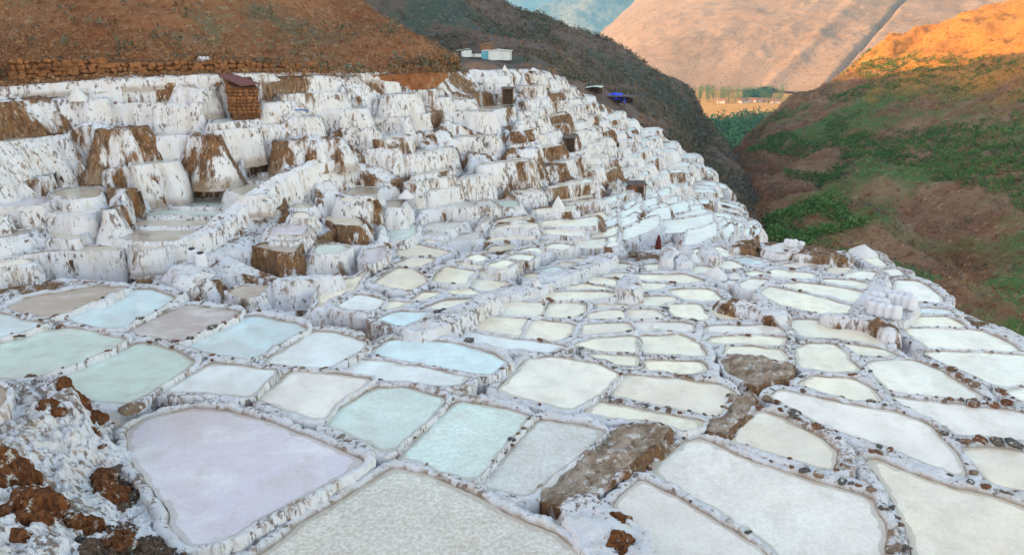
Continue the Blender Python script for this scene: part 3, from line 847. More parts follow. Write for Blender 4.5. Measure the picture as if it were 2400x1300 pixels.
S([(890, 750), (933, 730), (1020, 730), (967, 756), (943, 766)], 'pale cyan pond between the two footpaths', 'cy', .05, .5)
S([(985, 728), (1030, 706), (1120, 697), (1090, 712), (1030, 725)], 'cream pond beside the top of the high salt wall', 'cr', .08, .3)
S([(958, 706), (990, 686), (1035, 685), (1000, 702)], 'small cream pond under the row of dark stones', 'cr', .1, .5)
S([(1040, 675), (1093, 674), (1133, 690), (1055, 690)], 'thin cream pond in front of the raised salt block', 'cr', .06, .5)
S([(1663, 620), (1710, 611), (1743, 626), (1710, 633)], 'cream pond with a corner pointing to the grey salt heap', 'cr', .05, .3)
S([(1720, 610), (1747, 601), (1800, 615), (1760, 623)], 'blue pond under the brown bank at the back of the shelf', 'cy', .08, .2)
S([(1783, 643), (1817, 631), (1907, 643), (1900, 653), (1820, 650)], 'lavender cream pond behind the oval pond', 'cr', .06, .3)
S([(1733, 665), (1760, 651), (1800, 656), (1767, 680), (1740, 674)], 'white cream pond left of the oval pond', 'wh', .03, .3)
S([(1690, 661), (1713, 648), (1738, 647), (1718, 666)], 'blue white pond right of the grey salt heap', 'lb', .03, .1)
S([(1823, 623), (1893, 606), (1950, 617), (1860, 629)], 'lavender pond below the brown bank at the back of the shelf', 'la', .08, .2)
S([(1933, 633), (1967, 622), (2000, 630), (1960, 645)], 'pointed white pond left of the path with stones', 'wh', .06, .3)
S([(1970, 647), (2017, 636), (2060, 641), (2063, 656), (2000, 655)], 'white pond left of the stony path at the back of the shelf', 'wh', .05, .4)
S([(1920, 657), (1985, 655), (2058, 670), (2045, 680), (1960, 667)], 'narrow cream pond just behind the oval pond', 'cr', .03, .6)
S([(1660, 590), (1683, 577), (1723, 593), (1700, 602)], 'cream pond at the back edge of the shelf', 'cr', .1, .2)
S([(1600, 592), (1640, 584), (1655, 596), (1610, 604)], 'small cream pond in front of the blue draped block at the back edge', 'cr', .1, .1)
S([(1585, 610), (1640, 600), (1658, 612), (1600, 622)], 'small blue cream pond between two blue draped blocks', 'cr', .08, .1)
S([(1740, 641), (1770, 634), (1800, 641), (1770, 648)], 'small cream pond at the left tip of the lavender cream pond', 'cr', .04, .3)
S([(1605, 631), (1650, 625), (1685, 632), (1625, 640)], 'narrow cream pond behind the grey salt heap', 'cr', .05, .3)
S([(1400, 630), (1425, 616), (1485, 621), (1450, 633)], 'pink white pond beside the sloping salt ramp', 'cr', .1, .2)
S([(1513, 622), (1590, 617), (1535, 634), (1512, 632)], 'cream pond behind the wide flat pond', 'cr', .08, .2)
S([(1398, 643), (1465, 641), (1478, 652), (1440, 650)], 'thin cream pond between the ramp and the blue white salt block', 'cr', .08, .2)
for i, (pts, l) in enumerate((([(1313, 607), (1332, 600), (1412, 612), (1390, 619)], 'topmost of the stepped strips left of the sloping salt ramp'),
                              ([(1303, 621), (1318, 613), (1385, 624), (1366, 632)], 'second of the stepped strips left of the sloping salt ramp'),
                              ([(1262, 634), (1300, 625), (1355, 635), (1330, 645)], 'green third of the stepped strips left of the sloping salt ramp'),
                              ([(1225, 650), (1240, 642), (1292, 648), (1270, 660)], 'lowest of the stepped strips left of the sloping salt ramp'))):
    S(pts, 'cream strip pond, ' + l, 'te' if i == 2 else 'cr', .12, .1, rim_w=.24)
JB = ['leftmost, beside a white wall', 'left of centre', 'rear one near the middle', 'low one by the boulder', 'rear right one', 'right end one', 'front one']
for pts in ([(1090, 606), (1115, 596), (1150, 604), (1120, 615)], [(1150, 622), (1180, 610), (1205, 615), (1180, 632)], [(1185, 606), (1215, 596), (1250, 600), (1235, 612)], [(1065, 618), (1090, 612), (1140, 622), (1110, 628)],
            [(1205, 590), (1250, 580), (1300, 588), (1262, 598)], [(1272, 580), (1300, 570), (1350, 577), (1320, 587)], [(1120, 640), (1145, 630), (1185, 640), (1160, 650)]):
    S(pts, 'small cream pond in the jumble at the slope foot, ' + JB.pop(0), 'cr', rng.uniform(.3, .75), .2, rim_w=.26, wall_h=1.3, brown=.04)
# blocks, heaps of wall and muddy ground that hold no water
def block(pts, label, dz, wall_h=1.2, brown=0.0, on='shelf', cap=None, name='salt_bank', batter=.25, amp=.15, grp=None, **kw):
    return px_pond(pts, label, 'wh', dz, on, cap=cap or M_SALT, wall_h=wall_h, brown=brown, name=name, group=grp, batter=batter, amp=amp, rim_w=.2, **kw)

block([(960, 778), (1000, 758), (1080, 722), (1148, 694), (1152, 700), (1100, 735), (1030, 768), (985, 782)], 'high white salt wall that carries a footpath through the middle of the shelf', .35, 1.5, .03)
block([(1155, 690), (1230, 668), (1300, 640), (1380, 612), (1430, 600), (1436, 606), (1390, 626), (1310, 660), (1240, 688), (1165, 698)], 'sloping white salt ramp running up to the back of the shelf', .35, 1.2, 0)
block([(1455, 672), (1475, 648), (1488, 650), (1488, 676), (1470, 684)], 'blue white block of salt standing in the middle of the shelf', .6, .9, -.1)
block([(1253, 1168), (1300, 1118), (1390, 1058), (1440, 1022), (1500, 998), (1566, 1010), (1545, 1040), (1490, 1076), (1422, 1130), (1365, 1172), (1320, 1186)], 'trodden brown mud path with a steep right side', -.2, 1.0, .2, cap=M_PATH, name='mud_path', batter=.15)
block([(1655, 1008), (1690, 968), (1725, 930), (1758, 926), (1772, 948), (1725, 985), (1690, 1022)], 'short brown mud path between the cream pond and the orange beige pond', -.16, .8, .2, cap=M_PATH, name='mud_path', batter=.15)
block([(1330, 1196), (1372, 1172), (1425, 1205), (1490, 1252), (1530, 1320), (1560, 1400), (1420, 1400), (1400, 1320)], 'white salt bank with two red rocks at the end of the mud path', .12, .8, 0)
block([(1690, 852), (1722, 838), (1800, 850), (1856, 862), (1850, 885), (1775, 912), (1705, 880)], 'patch of brown mud in the middle right of the shelf', -.2, .7, .2, cap=M_PATH, name='mud_patch')
block([(1795, 590), (1875, 600), (1930, 606), (1985, 606), (1990, 596), (1900, 580), (1800, 574), (1760, 572)], 'brown earth bank closing the back of the shelf', .5, 1.6, .15, name='earth_bank')
block([(1720, 582), (1765, 585), (1770, 568), (1742, 566)], 'brown mound at the back left of the shelf', .6, 1.7, .22, name='earth_bank')
block([(1690, 712), (1750, 722), (1790, 734), (1800, 744), (1840, 740), (1800, 718), (1740, 706)], 'dark curved bank left of the oval pond', .35, .9, .2, name='earth_bank')
block([(1930, 742), (2000, 750), (2060, 764), (2085, 782), (2095, 775), (2060, 754), (1990, 741)], 'brown curved wall below the stacked sacks', .3, .9, .16, name='earth_bank')
block([(2005, 742), (2020, 705), (2045, 672), (2062, 640), (2075, 645), (2066, 690), (2130, 712), (2150, 722), (2120, 752), (2060, 756)], 'white trodden salt floor under the stacked sacks', .25, .8, .05)
block([(1790, 588), (1830, 574), (1873, 578), (1870, 592), (1830, 596)], 'flat salt pile under the white sacks at the back of the shelf', .6, .6, -.05, cap=M_HEAP)
BL = ['left', 'middle', 'right']
for pts, dz in (([(1555, 612), (1562, 590), (1572, 582), (1580, 590), (1572, 610)], .7), ([(1588, 612), (1600, 598), (1612, 616), (1600, 620)], .5), ([(1650, 592), (1662, 580), (1680, 600), (1672, 606)], .5)):
    block(pts, '%s one of three blue white salt draped blocks at the back edge of the shelf' % BL.pop(0), dz, 1.0, -.05, grp='salt draped blocks at the back edge')

flush()

# ---------------------------------------------------------------- ponds of the terraced slope that can be traced singly
GT = 'salt ponds of the terraced slope'
def T(pts, label, tint='tn', H=1.4, brown=0.02, dz=0.0, st=.15, **kw):
    kw.setdefault('group', GT)
    kw.setdefault('rim_w', .15)
    kw.setdefault('batter', .24)
    kw.setdefault('rim_h', .06)
    return px_pond(pts, label, tint, dz, 'slope', stones=st, wall_h=H + .5, brown=brown + .03, amp=.3, **kw)

def strip(u1, v1, u2, v2, t, label, H=1.4, brown=0.02, tint='tn', **kw):
    T([(u1, v1), (u2, v2), (u2 - (u2 - u1) * .06, v2 - t), (u1 + (u2 - u1) * .06, v1 - t)], label, tint, H, brown, **kw)

T([(8, 612), (30, 604), (150, 590), (283, 590), (283, 578), (200, 576), (60, 596), (10, 608)], 'long grey strip pond on top of the tall lilac salt wall', 'tn', 2.3, -.08, ref=(150, 598), batter=.12)
T([(0, 562), (76, 545), (78, 538), (0, 548), (-60, 556), (-60, 570)], 'thin brown pond at the left edge above the grey strip pond', 'br', 1.0, .02, ref=(20, 556))
T([(110, 548), (120, 532), (195, 528), (203, 543), (180, 562), (140, 562)], 'shallow tan pond beside a patch of dark stones', 'tn', .9, .05)
T([(397, 484), (430, 467), (552, 466), (546, 487)], 'uppermost pale green pond of the step of four', 'te', .5, 0, st=.5, ref=(400, 562), dz=0.55)
T([(340, 506), (365, 491), (530, 491), (515, 509)], 'second pale green pond of the step of four, with a row of dark stones', 'te', .5, 0, st=.9, ref=(400, 562), dz=0.4)
T([(295, 530), (325, 514), (513, 514), (470, 532)], 'third grey brown pond of the step of four', 'tn', .5, 0, st=.6, ref=(400, 562), dz=0.25)
T([(270, 560), (290, 538), (466, 538), (455, 555), (415, 567), (330, 569)], 'lowest reddish brown pond of the step of four', 'br', .6, 0, st=.2, ref=(400, 562), dz=0.1)
T([(305, 574), (415, 570), (385, 583), (330, 590)], 'small pale pond below the reddish brown pond', 'tn', .8, .02, ref=(400, 562), dz=-0.04)
T([(115, 455), (170, 437), (245, 441), (225, 464), (165, 470)], 'tan pond at the foot of the great white bank', 'tn', .6, 0)
T([(-40, 472), (80, 462), (138, 468), (85, 484), (-40, 486)], 'lilac strip pond at the left edge below the great white bank', 'li', .7, 0)
T([(110, 500), (150, 482), (245, 474), (240, 492), (190, 508)], 'flat of lilac salt beside the brown earth wall', 'la', .9, 0)
T([(535, 447), (560, 431), (640, 431), (622, 457), (570, 462)], 'tan pond inside the curved embankment', 'tn', .6, 0, ref=(600, 456), dz=0.1)
T([(570, 424), (600, 411), (672, 410), (650, 428)], 'grey pond inside the curved embankment', 'tn', .5, 0, ref=(600, 456), dz=0.25)
T([(600, 406), (630, 394), (696, 392), (680, 408)], 'narrow pale pond inside the curved embankment', 'te', .5, 0, ref=(600, 456), dz=0.4)
T([(650, 390), (690, 377), (790, 372), (750, 388)], 'uppermost lilac pond inside the curved embankment', 'li', .5, 0, ref=(600, 456), dz=0.55)
T([(628, 552), (633, 529), (727, 525), (713, 552)], 'lilac blue pond at the foot of the big white face', 'li', .6, 0, st=.3, ref=(650, 591), dz=0.4)
T([(636, 568), (645, 558), (705, 557), (700, 569)], 'thin brown pond in front of the lilac blue pond', 'br', .6, 0, ref=(650, 591), dz=0.25)
T([(597, 579), (612, 571), (712, 571), (692, 590), (665, 594)], 'brown pond above a brown earth wall', 'br', 1.2, .2, ref=(650, 591), dz=0.1)
T([(733, 599), (737, 571), (800, 573), (830, 581), (792, 594)], 'pale teal pond behind a streaked white wall', 'te', 1.4, .06)
T([(530, 687), (560, 672), (635, 664), (602, 697), (565, 702)], 'grey brown pond at the foot of the streaked bank', 'br', .8, .1)
T([(677, 490), (697, 469), (730, 467), (733, 488)], 'small grey pond left of the round pond', 'tn', .8, .03, ref=(708, 515), dz=0.2)
T([(680, 510), (690, 498), (720, 497), (735, 508), (715, 516)], 'small beige pond below the small grey pond', 'bg', .8, .03, ref=(708, 515), dz=0.05)
T([(755, 514), (775, 502), (810, 502), (845, 514), (848, 530), (800, 530)], 'round pale pond ringed by a brown bank', 'tn', 1.0, .2)
T([(905, 532), (930, 524), (975, 526), (982, 546), (945, 564), (918, 561)], 'pale green pond with a rounded salt rim on the slope', 'te', 1.0, 0)
T([(985, 535), (1015, 521), (1090, 521), (1060, 540)], 'grey upper pond of three stacked strips', 'gr', .6, 0, ref=(1010, 571), dz=0.4)
T([(983, 553), (1000, 543), (1050, 543), (1040, 556)], 'middle pond of three stacked strips', 'gr', .6, 0, ref=(1010, 571), dz=0.25)
T([(983, 571), (995, 560), (1035, 560), (1030, 572)], 'lowest pond of three stacked strips', 'bg', .6, 0, ref=(1010, 571), dz=0.1)
T([(1020, 484), (1022, 474), (1090, 467), (1112, 480), (1110, 487)], 'left pale blue pond on the wide white block', 'gr', 1.7, -.02)
T([(1116, 486), (1120, 472), (1150, 469), (1170, 484)], 'middle pale blue pond on the wide white block', 'gr', 1.7, -.02)
T([(1174, 484), (1160, 470), (1212, 470), (1219, 486)], 'right pale blue pond on the wide white block', 'te', 1.7, -.02)
T([(843, 585), (905, 577), (907, 602), (868, 622), (843, 608)], 'lilac pond at the slope foot under a white wall', 'li', 1.3, .02)
T([(903, 489), (908, 471), (947, 469), (940, 488)], 'rust brown pond in a white block', 'br', 1.1, .02)
T([(800, 453), (840, 438), (890, 440), (884, 457), (830, 464)], 'ochre pond beside the brown wedge of earth', 'br', .6, .02)
T([(793, 470), (800, 463), (884, 460), (880, 470), (810, 474)], 'pale strip pond above a streaked wall', 'bg', 1.3, .1)
T([(1140, 590), (1150, 578), (1205, 575), (1200, 590)], 'grey pond behind the jumble of blocks at the slope foot', 'tn', .8, .02)

strip(117, 234, 247, 234, 8, 'pond behind the white wall that carries the small white marker', 1.9, .0, 'wh')
strip(256, 244, 470, 244, 7, 'long pond on the wide white wall left of the stone hut', 1.9, .0, 'wh')
strip(-120, 350, 222, 309, 13, 'long grey pond on top of the great white bank', 3.4, -.01, 'gr', batter=.55, ref=(110, 324))
strip(363, 323, 443, 319, 9, 'small pond between two brown earth knolls', 1.5, .02)
strip(305, 390, 415, 381, 13, 'grey pond in front of the brown knoll', 1.9, -.03, 'gr')
strip(497, 292, 617, 279, 14, 'pale blue pond below the stone hut', 1.5, .0, 'lb')
strip(617, 244, 683, 239, 6, 'rounded white basin right of the stone hut', 1.0, .0, 'wh')
strip(655, 223, 800, 219, 6, 'long pond behind the stone hut terrace', 1.2, .05, 'wh')
strip(410, 209, 505, 207, 6, 'pond on the white wall at the left of the hut roof', 1.3, -.03, 'wh')
strip(503, 309, 745, 283, 10, 'long pond on the white wall below the blue plastic sheet', 1.7, .0, 'wh')
strip(668, 278, 742, 276, 5, 'pond beside the blue plastic sheet', 1.2, .0, 'wh')
strip(745, 259, 858, 257, 6, 'pond on the lilac white wall right of the blue plastic sheet', 1.6, -.04, 'wh')
NM = ['right of the lilac white wall', 'just above the top corner of the grey bank', 'left of a diagonal white rib', 'below the path, left of the doorway', 'under the path behind a salt pinnacle', "below the lilac white wall's right end", 'small one between two long walls', 'long one in the centre of the upper slope', 'second below the long one at left', 'broad one below the long centre one', 'right of the broad one', 'with a tall wall left of the large brown face', 'long one on a streaked wall right of centre', 'left of the long streaked wall', 'long one above the steep salt cone', 'left one over a brown streaked face', 'small one over a brown earth patch', 'above the rust brown pond', 'right of the one above the rust brown pond', 'below the two over the rust brown pond', 'under a dark diagonal gully', 'near the top below the tarpaulin shed', 'right one near the top of the terraces', 'top row left under the tarpaulin shed', 'top row right end under the tarpaulin shed']
for u1, v1, u2, v2, t, H, b in ((800, 303, 873, 302, 4, 1.3, 0), (900, 227, 975, 221, 5, 1.3, 0), (993, 231, 1053, 230, 4, .9, 0), (960, 213, 1020, 211, 4, 1, .05), (870, 278, 957, 278, 4, 1.3, .02),
                                (960, 271, 1003, 268, 4, 1.2, 0), (1003, 264, 1160, 263, 4, 1.9, .01), (850, 351, 933, 350, 5, 1.5, .03), (940, 366, 1067, 349, 6, 2.0, 0), (1067, 324, 1167, 321, 5, 1.7, .06),
                                (1123, 388, 1245, 378, 6, 2.1, .02), (1275, 446, 1390, 426, 8, 1.6, .06), (1200, 453, 1270, 451, 7, 1.2, .02), (1310, 481, 1417, 471, 6, 1.5, .05), (880, 330, 960, 322, 6, 1.4, .1), (700, 340, 790, 334, 5, 1.2, .1),
                                (950, 432, 1060, 414, 8, 1.8, .06), (1070, 425, 1150, 412, 7, 1.7, .05), (1000, 452, 1080, 440, 7, 1.0, .05), (1060, 236, 1110, 234, 4, 1.1, .05),
                                (1120, 200, 1200, 198, 4, .8, .04), (1205, 205, 1275, 204, 4, .9, .04), (1120, 182, 1190, 180, 3, .7, .04), (1200, 176, 1280, 174, 3, .8, .03)):
    strip(u1, v1, u2, v2, t, 'flat topped upper slope pond ' + NM.pop(0), H, b, 'wh' if rng.random() < .6 else 'tn', group='ponds on high white walls of the upper slope')

# banks and earth faces of the slope
def bank(pts, label, H, brown, cap=None, batter=.4, name='earth_bank', grp=None):
    W = np.array([hit(u, v) for u, v in pts])
    W[:, 2] += .15
    return pond(W, label, 'wh', cap=cap or M_SALT, wall_h=H + .7, brown=brown, rim_w=.15, rim_h=.12, batter=batter, name=name, group=grp, amp=.25, seg=.22)

def shelfbank(pts, label, H, brown, dz=.2, cap=None, batter=.45, name='earth_bank', ref=None, grp=None, **kw):
    return px_pond(pts, label, 'wh', dz, 'slope', cap=cap or M_SALT, wall_h=H, brown=brown, rim_w=.15, batter=batter, name=name, group=grp, amp=.42, ref=ref, seg=.16, **kw)

bank([(330, 590), (420, 572), (480, 547), (530, 503), (570, 473), (640, 428), (722, 391), (815, 370), (818, 377), (732, 399), (655, 437), (592, 482), (547, 517), (497, 557), (432, 582), (342, 600)],
     'curved white embankment with a footpath on its crest', 1.9, .0, batter=.14, name='salt_embankment')
def depth_on(u, v, z):
    d = ray(u, v)
    return d[1] * z / d[2]
YA = depth_on(470, 466, hit(400, 562)[2] + .55) + .45
YB = depth_on(600, 409, hit(600, 456)[2] + .25) + .45
W = np.array([at(u, v, np.interp(u, [440, 600], [YA, YB]) + dy) for u, v, dy in ((366, 448, 0), (400, 434, 0), (440, 416, 0), (490, 390, 0), (540, 367, 0), (590, 350, 0), (606, 349, .7), (585, 344, 1.3), (540, 355, 1.3), (490, 377, 1.3), (440, 403, 1.3), (400, 423, 1.3), (366, 438, 1.0))])
pond(W, 'brown earth embankment with a footpath on top', 'wh', cap=M_SALT, wall_h=1.5, brown=.20, rim_w=.12, rim_h=.1, batter=.22, name='earth_bank', group=None, amp=.25, seg=.18, smooth=1)
EARTH_G = 'brown earth faces between the salt terraces'
def face(u1, v1, u2, v2, H, brown, label, t=5, grp=None, batter=.35):
    t_ = t
    px_pond([(u1, v1), ((u1 + u2) / 2, (v1 + v2) / 2 + .5), (u2, v2), (u2 - (u2 - u1) * .05, v2 - t_), (u1 + (u2 - u1) * .05, v1 - t_)], label, 'wh', .1, 'slope', cap=M_SALT, wall_h=H + .5, brown=brown, rim_w=.12, rim_h=.1,
            batter=batter, name='earth_bank', group=grp, amp=.3, ref=((u1 + u2) / 2, (v1 + v2) / 2), seg=.16, smooth=1)

face(226, 309, 350, 303, 2.3, .20, 'brown knoll with a drooping top edge left of the second knoll')
face(445, 322, 512, 324, 2.3, .21, 'second brown knoll standing right of the small pond')
face(-80, 250, 118, 236, 2.4, .24, 'bare brown slope at the left edge under the white path', 6, batter=.6)
face(640, 336, 800, 330, 1.3, .19, 'brown earth face under the narrow path')
face(250, 500, 298, 480, 2.0, .17, 'brown earth wall beside the step of four ponds')
face(418, 664, 508, 660, 1.4, .17, 'brown earth wedge below the two open sacks')
face(650, 662, 800, 650, 2.2, .10, 'streaked white and brown bank at the foot of the slope')
shelfbank([(410, 632), (450, 617), (490, 640), (430, 654)], 'patch of white salt floor under two open sacks', .9, .0, ref=(445, 640), name='salt_floor')
face(1190, 355, 1262, 352, 2.2, .24, 'tall bare brown earth face right of the centre of the slope', 4)
face(1262, 392, 1325, 389, 1.6, .22, 'lower bare brown earth face below the tall one', 4)

# ---------------------------------------------------------------- the crowded terraces that fill the rest of the slope
def inside(p, poly):
    x, y = p
    r = False
    j = len(poly) - 1
    for i in range(len(poly)):
        if (poly[i, 1] > y) != (poly[j, 1] > y) and x < (poly[j, 0] - poly[i, 0]) * (y - poly[i, 1]) / (poly[j, 1] - poly[i, 1]) + poly[i, 0]:
            r = not r
        j = i
    return r

TAKEN = [(P, P.min(0) - .1, P.max(0) + .1) for P in POLYS]
def free(pts):
    for p in pts:
        for P, lo, hi in TAKEN:
            if lo[0] <= p[0] <= hi[0] and lo[1] <= p[1] <= hi[1] and inside(p, P):
                return False
    return True

NC = len(SLOPE_COLS) - 1
def SP(s, t):
    a = np.clip(s * (NS - 1), 0, NS - 1.001); b = np.clip(t * (NTT - 1), 0, NTT - 1.001)
    i, j = int(a), int(b)
    fa, fb = a - i, b - j
    return SG[i, j] * (1 - fa) * (1 - fb) + SG[i + 1, j] * fa * (1 - fb) + SG[i, j + 1] * (1 - fa) * fb + SG[i + 1, j + 1] * fa * fb

def terrace_block(s0, s1, R, wlo, whi, label, group, earth=.12, bmax=.24, H=None, collect=None, r0=0):
    cnt = 0
    for r in range(r0, R):
        s = s0 + rng.uniform(0, .01)
        k_row = 0
        while s < s1 - .004:
            t0 = (r + rng.uniform(-.15, .15)) / R
            t0 = max(0.0, t0)
            t1 = min(1.0, t0 + (.93 + rng.uniform(-.06, .1)) / R)
            a = SP(s, t0)
            wid = rng.uniform(wlo, whi)
            ds = .002
            while np.linalg.norm(SP(min(1, s + ds), t0) - a) < wid and s + ds < s1: ds += .002
            e = min(s + ds, s1)
            if rng.random() > earth:
                bow = rng.uniform(-.06, .10) / R
                fr = [SP(s + (e - s) * q, max(0, t0 - bow * math.sin(math.pi * q))) for q in (0, .33, .66, 1)]
                sk = rng.uniform(-.1, .1) * (e - s)
                bk = [SP(s + (e - s) * q + sk, t1) for q in (.94, .5, .06)]
                P = np.array(fr + bk)
                z = np.mean([q[2] for q in fr]) + rng.uniform(.1, .35)
                P[:, 2] = z
                cen = P.mean(0)
                tst = [cen[:2]] + [cen[:2] + .55 * (q[:2] - cen[:2]) for q in P]
                if free(tst):
                    rise = SP((s + e) / 2, min(1, t0 + 1.0 / R))[2] - SP((s + e) / 2, t0)[2]
                    h = H or max(.7, abs(rise) + .75)
                    far = cen[1] > 70
                    tn = rng.choice(['wh', 'cr', 'tn', 'lb', 'bg', 'gr'], p=[.2, .28, .2, .06, .18, .08])
                    br = rng.uniform(.0, bmax * .6) if rng.random() < .6 else rng.uniform(.06, bmax)
                    k_row += 1
                    pond(P, label % ('white' if br < .03 else 'speckled' if br < .08 else 'brown streaked', ORD[k_row - 1], ORD[r]), str(tn), rim_w=.13, rim_h=.06, wall_h=h, batter=.28, brown=br, group=group, smooth=1, amp=.32, collect=collect)
                    cnt += 1
            s = e + rng.uniform(.0, .0008)
    return cnt

ORD = ['first', 'second', 'third', 'fourth', 'fifth', 'sixth', 'seventh', 'eighth', 'ninth', 'tenth', 'eleventh', 'twelfth', 'thirteenth', 'fourteenth', 'fifteenth', 'sixteenth', 'seventeenth', 'eighteenth', 'nineteenth', 'twentieth']
c1 = terrace_block(1.05 / NC, 4.6 / NC, 7, 3.5, 6.5, 'pond with %s wall under the stone walled path, %s from left, %s row up', 'white walled ponds below the stone walled path', .06, r0=1, bmax=.08)
c2 = terrace_block(4.6 / NC, 6.7 / NC, 9, 2.8, 5.5, 'pond with %s wall on the middle slope, %s from left, %s row up', 'streaked pond blocks of the middle slope', .07)
c3 = terrace_block(6.7 / NC, 8.3 / NC, 16, 2.4, 4.6, 'small pond with %s wall below the tarpaulin shed, %s from left, %s row up', 'small ponds below the white tarpaulin shed', .07)
COL = []
c4 = terrace_block(8.3 / NC, 10.95 / NC, 17, 2.4, 4.6, 'pond %s %s %s', '', .05, H=1.3, collect=COL)
# the tiniest ponds, beyond counting, are one mass
V_, F_, BV, BF, nb, nv = [], [], [], [], 0, 0
for V, fc, Q in COL:
    V_.append(V); F_ += (fc + nv).tolist(); nv += len(V)
    BV.append(Q); BF.append(list(range(nb, nb + len(Q)))); nb += len(Q)
me = mesh_np('far_salt_ponds', np.vstack(V_ + BV), F_ + [[i + nv for i in f] for f in BF], smooth=False)
me.materials.append(M_SALT); me.materials.append(M_BRINE_FAR)
mi = np.zeros(len(me.polygons), dtype=np.int32); mi[len(F_):] = 1
me.polygons.foreach_set('material_index', mi)
o = link('far_salt_ponds', me)
o.color = (.10, 0, 0, .2)
o['kind'] = 'stuff'; o['label'] = 'crowd of tiny pale salt ponds stepping down to the ravine'
print('ponds', len(RIMS), c1, c2, c3, c4)

# the ground of the slope, cut back wherever a terrace is built into it
g = rough(SG, 0.3, 2.2, 4, 0.5, 3)
g[..., 2] -= 0.45 * np.clip((1 - np.linspace(0, 1, NTT)) * 12, 0, 1)[None, :]
g[:, -1] = SG[:, -1]
gx_, gy_ = g[..., 0], g[..., 1]
for P, z, H_ in zip(POLYS, PZ, PH):
    lo, hi = P.min(0) - 2.4, P.max(0) + 2.4
    if hi[1] < 25: continue
    idx = np.argwhere((gx_ > lo[0]) & (gx_ < hi[0]) & (gy_ > lo[1]) & (gy_ < hi[1]))
    if not len(idx): continue
    q = np.stack([gx_[idx[:, 0], idx[:, 1]], gy_[idx[:, 0], idx[:, 1]]], 1)
    A = P; B = np.roll(P, -1, 0)
    ins = np.zeros(len(q), bool)
    dmin = np.full(len(q), 9.0)
    for a_, b_ in zip(A, B):
        c_ = ((b_[1] > q[:, 1]) != (a_[1] > q[:, 1])) & (q[:, 0] < (a_[0] - b_[0]) * (q[:, 1] - b_[1]) / (a_[1] - b_[1] + 1e-12) + b_[0])
        ins ^= c_
        ab = b_ - a_
        tt = np.clip(((q - a_) @ ab) / (ab @ ab + 1e-9), 0, 1)
        dmin = np.minimum(dmin, np.linalg.norm(q - (a_ + tt[:, None] * ab), axis=1))
    m = ins | (dmin < .22)
    zz = float(np.mean(z)) if np.isscalar(z) else (np.min(z) if np.ptp(z) < .05 else None)
    if zz is None: continue
    og = SG[idx[:, 0], idx[:, 1], 2]
    fr_ = (~ins) & (og < zz + .15)
    tg_ = zz - .92 * (H_ - .5) + np.clip(dmin - .75, 0, 9) * 2.0
    fr_ &= idx[:, 1] < NTT * .95
    ii = idx[fr_]
    g[ii[:, 0], ii[:, 1], 2] = np.minimum(g[ii[:, 0], ii[:, 1], 2], tg_[fr_])
    m &= idx[:, 1] < NTT * .975
    ii = idx[m]
    g[ii[:, 0], ii[:, 1], 2] = np.minimum(g[ii[:, 0], ii[:, 1], 2], zz - .22)
# close the sides of the hill down to the ravine
c_ = g[-1:] + np.array([1.5, 0, -3.0]); c2_ = g[-1:] + np.array([9, 0, -38.0])
g = np.concatenate([g, c_, c2_], 0)
r_ = g[:, -1:] + np.array([0, .1, -1.0]); r2_ = g[:, -1:] + np.array([0, 2.0, -38.0])
g = np.concatenate([g, r_, r2_], 1)
tg = grid_obj('terrace_ground', g, M_SALT)
tg.color = (0.14, 0, 0, 1)
# ---------------------------------------------------------------- stones lying on the rims (parts of the pond they crust on to)
def rock_mesh(name, seed, flat=0.7, sub=1, amp=0.22):
    bm = bmesh.new()
    bmesh.ops.create_icosphere(bm, subdivisions=sub, radius=0.5)
    co = np.array([v.co[:] for v in bm.verts])
    nz = fbm(co * 2.2 + seed * 7.7, 3)
    for v, q in zip(bm.verts, nz):
        v.co *= 1 + amp * q
        v.co.z *= flat
    return bm_mesh(bm, name, False)

STONE_NEAR = [rock_mesh('stone', i + 1, 0.48 + .08 * (i % 3), 2, .45) for i in range(6)]
STONE_FAR = [rock_mesh('stone', i + 21, 0.7, 1, .3) for i in range(6)]

def stone(parent, loc, size, elong=1.3, near=True, name='stone', mat=None):
    me = (STONE_NEAR if near else STONE_FAR)[int(rng.integers(6))]
    o = link(name, me, mat or M_STONE, parent, loc)
    o.rotation_euler = (rng.uniform(-.25, .25), rng.uniform(-.25, .25), rng.uniform(0, 6.28))
    o.scale = (size * elong, size, size * rng.uniform(.8, 1.1))
    return o

ns = 0
for e, crest, wv, loc, dens, dist in RIMS:
    if dens <= 0 or dist > 62: continue
    n = len(crest)
    L = np.linalg.norm(np.roll(crest, -1, 0) - crest, axis=1)
    gate = fbm(np.c_[(crest[:, :2] + loc[:2]) * 0.45, np.full(n, 2.2)], 2)
    acc = rng.uniform(0, .5)
    for i in range(n):
        acc += L[i] * max(0, dens - .10) * 1.4 * (1.0 if gate[i] > -.05 else .12)
        if acc > .42 + rng.uniform(0, .35):
            acc = 0
            sz = float(np.clip(rng.lognormal(-2.15, .4), .06, .25))
            j = rng.uniform(-.06, .06)
            stone(e, crest[i] + (j, j, sz * .02), sz, rng.uniform(1.0, 2.0), dist < 40)
            ns += 1

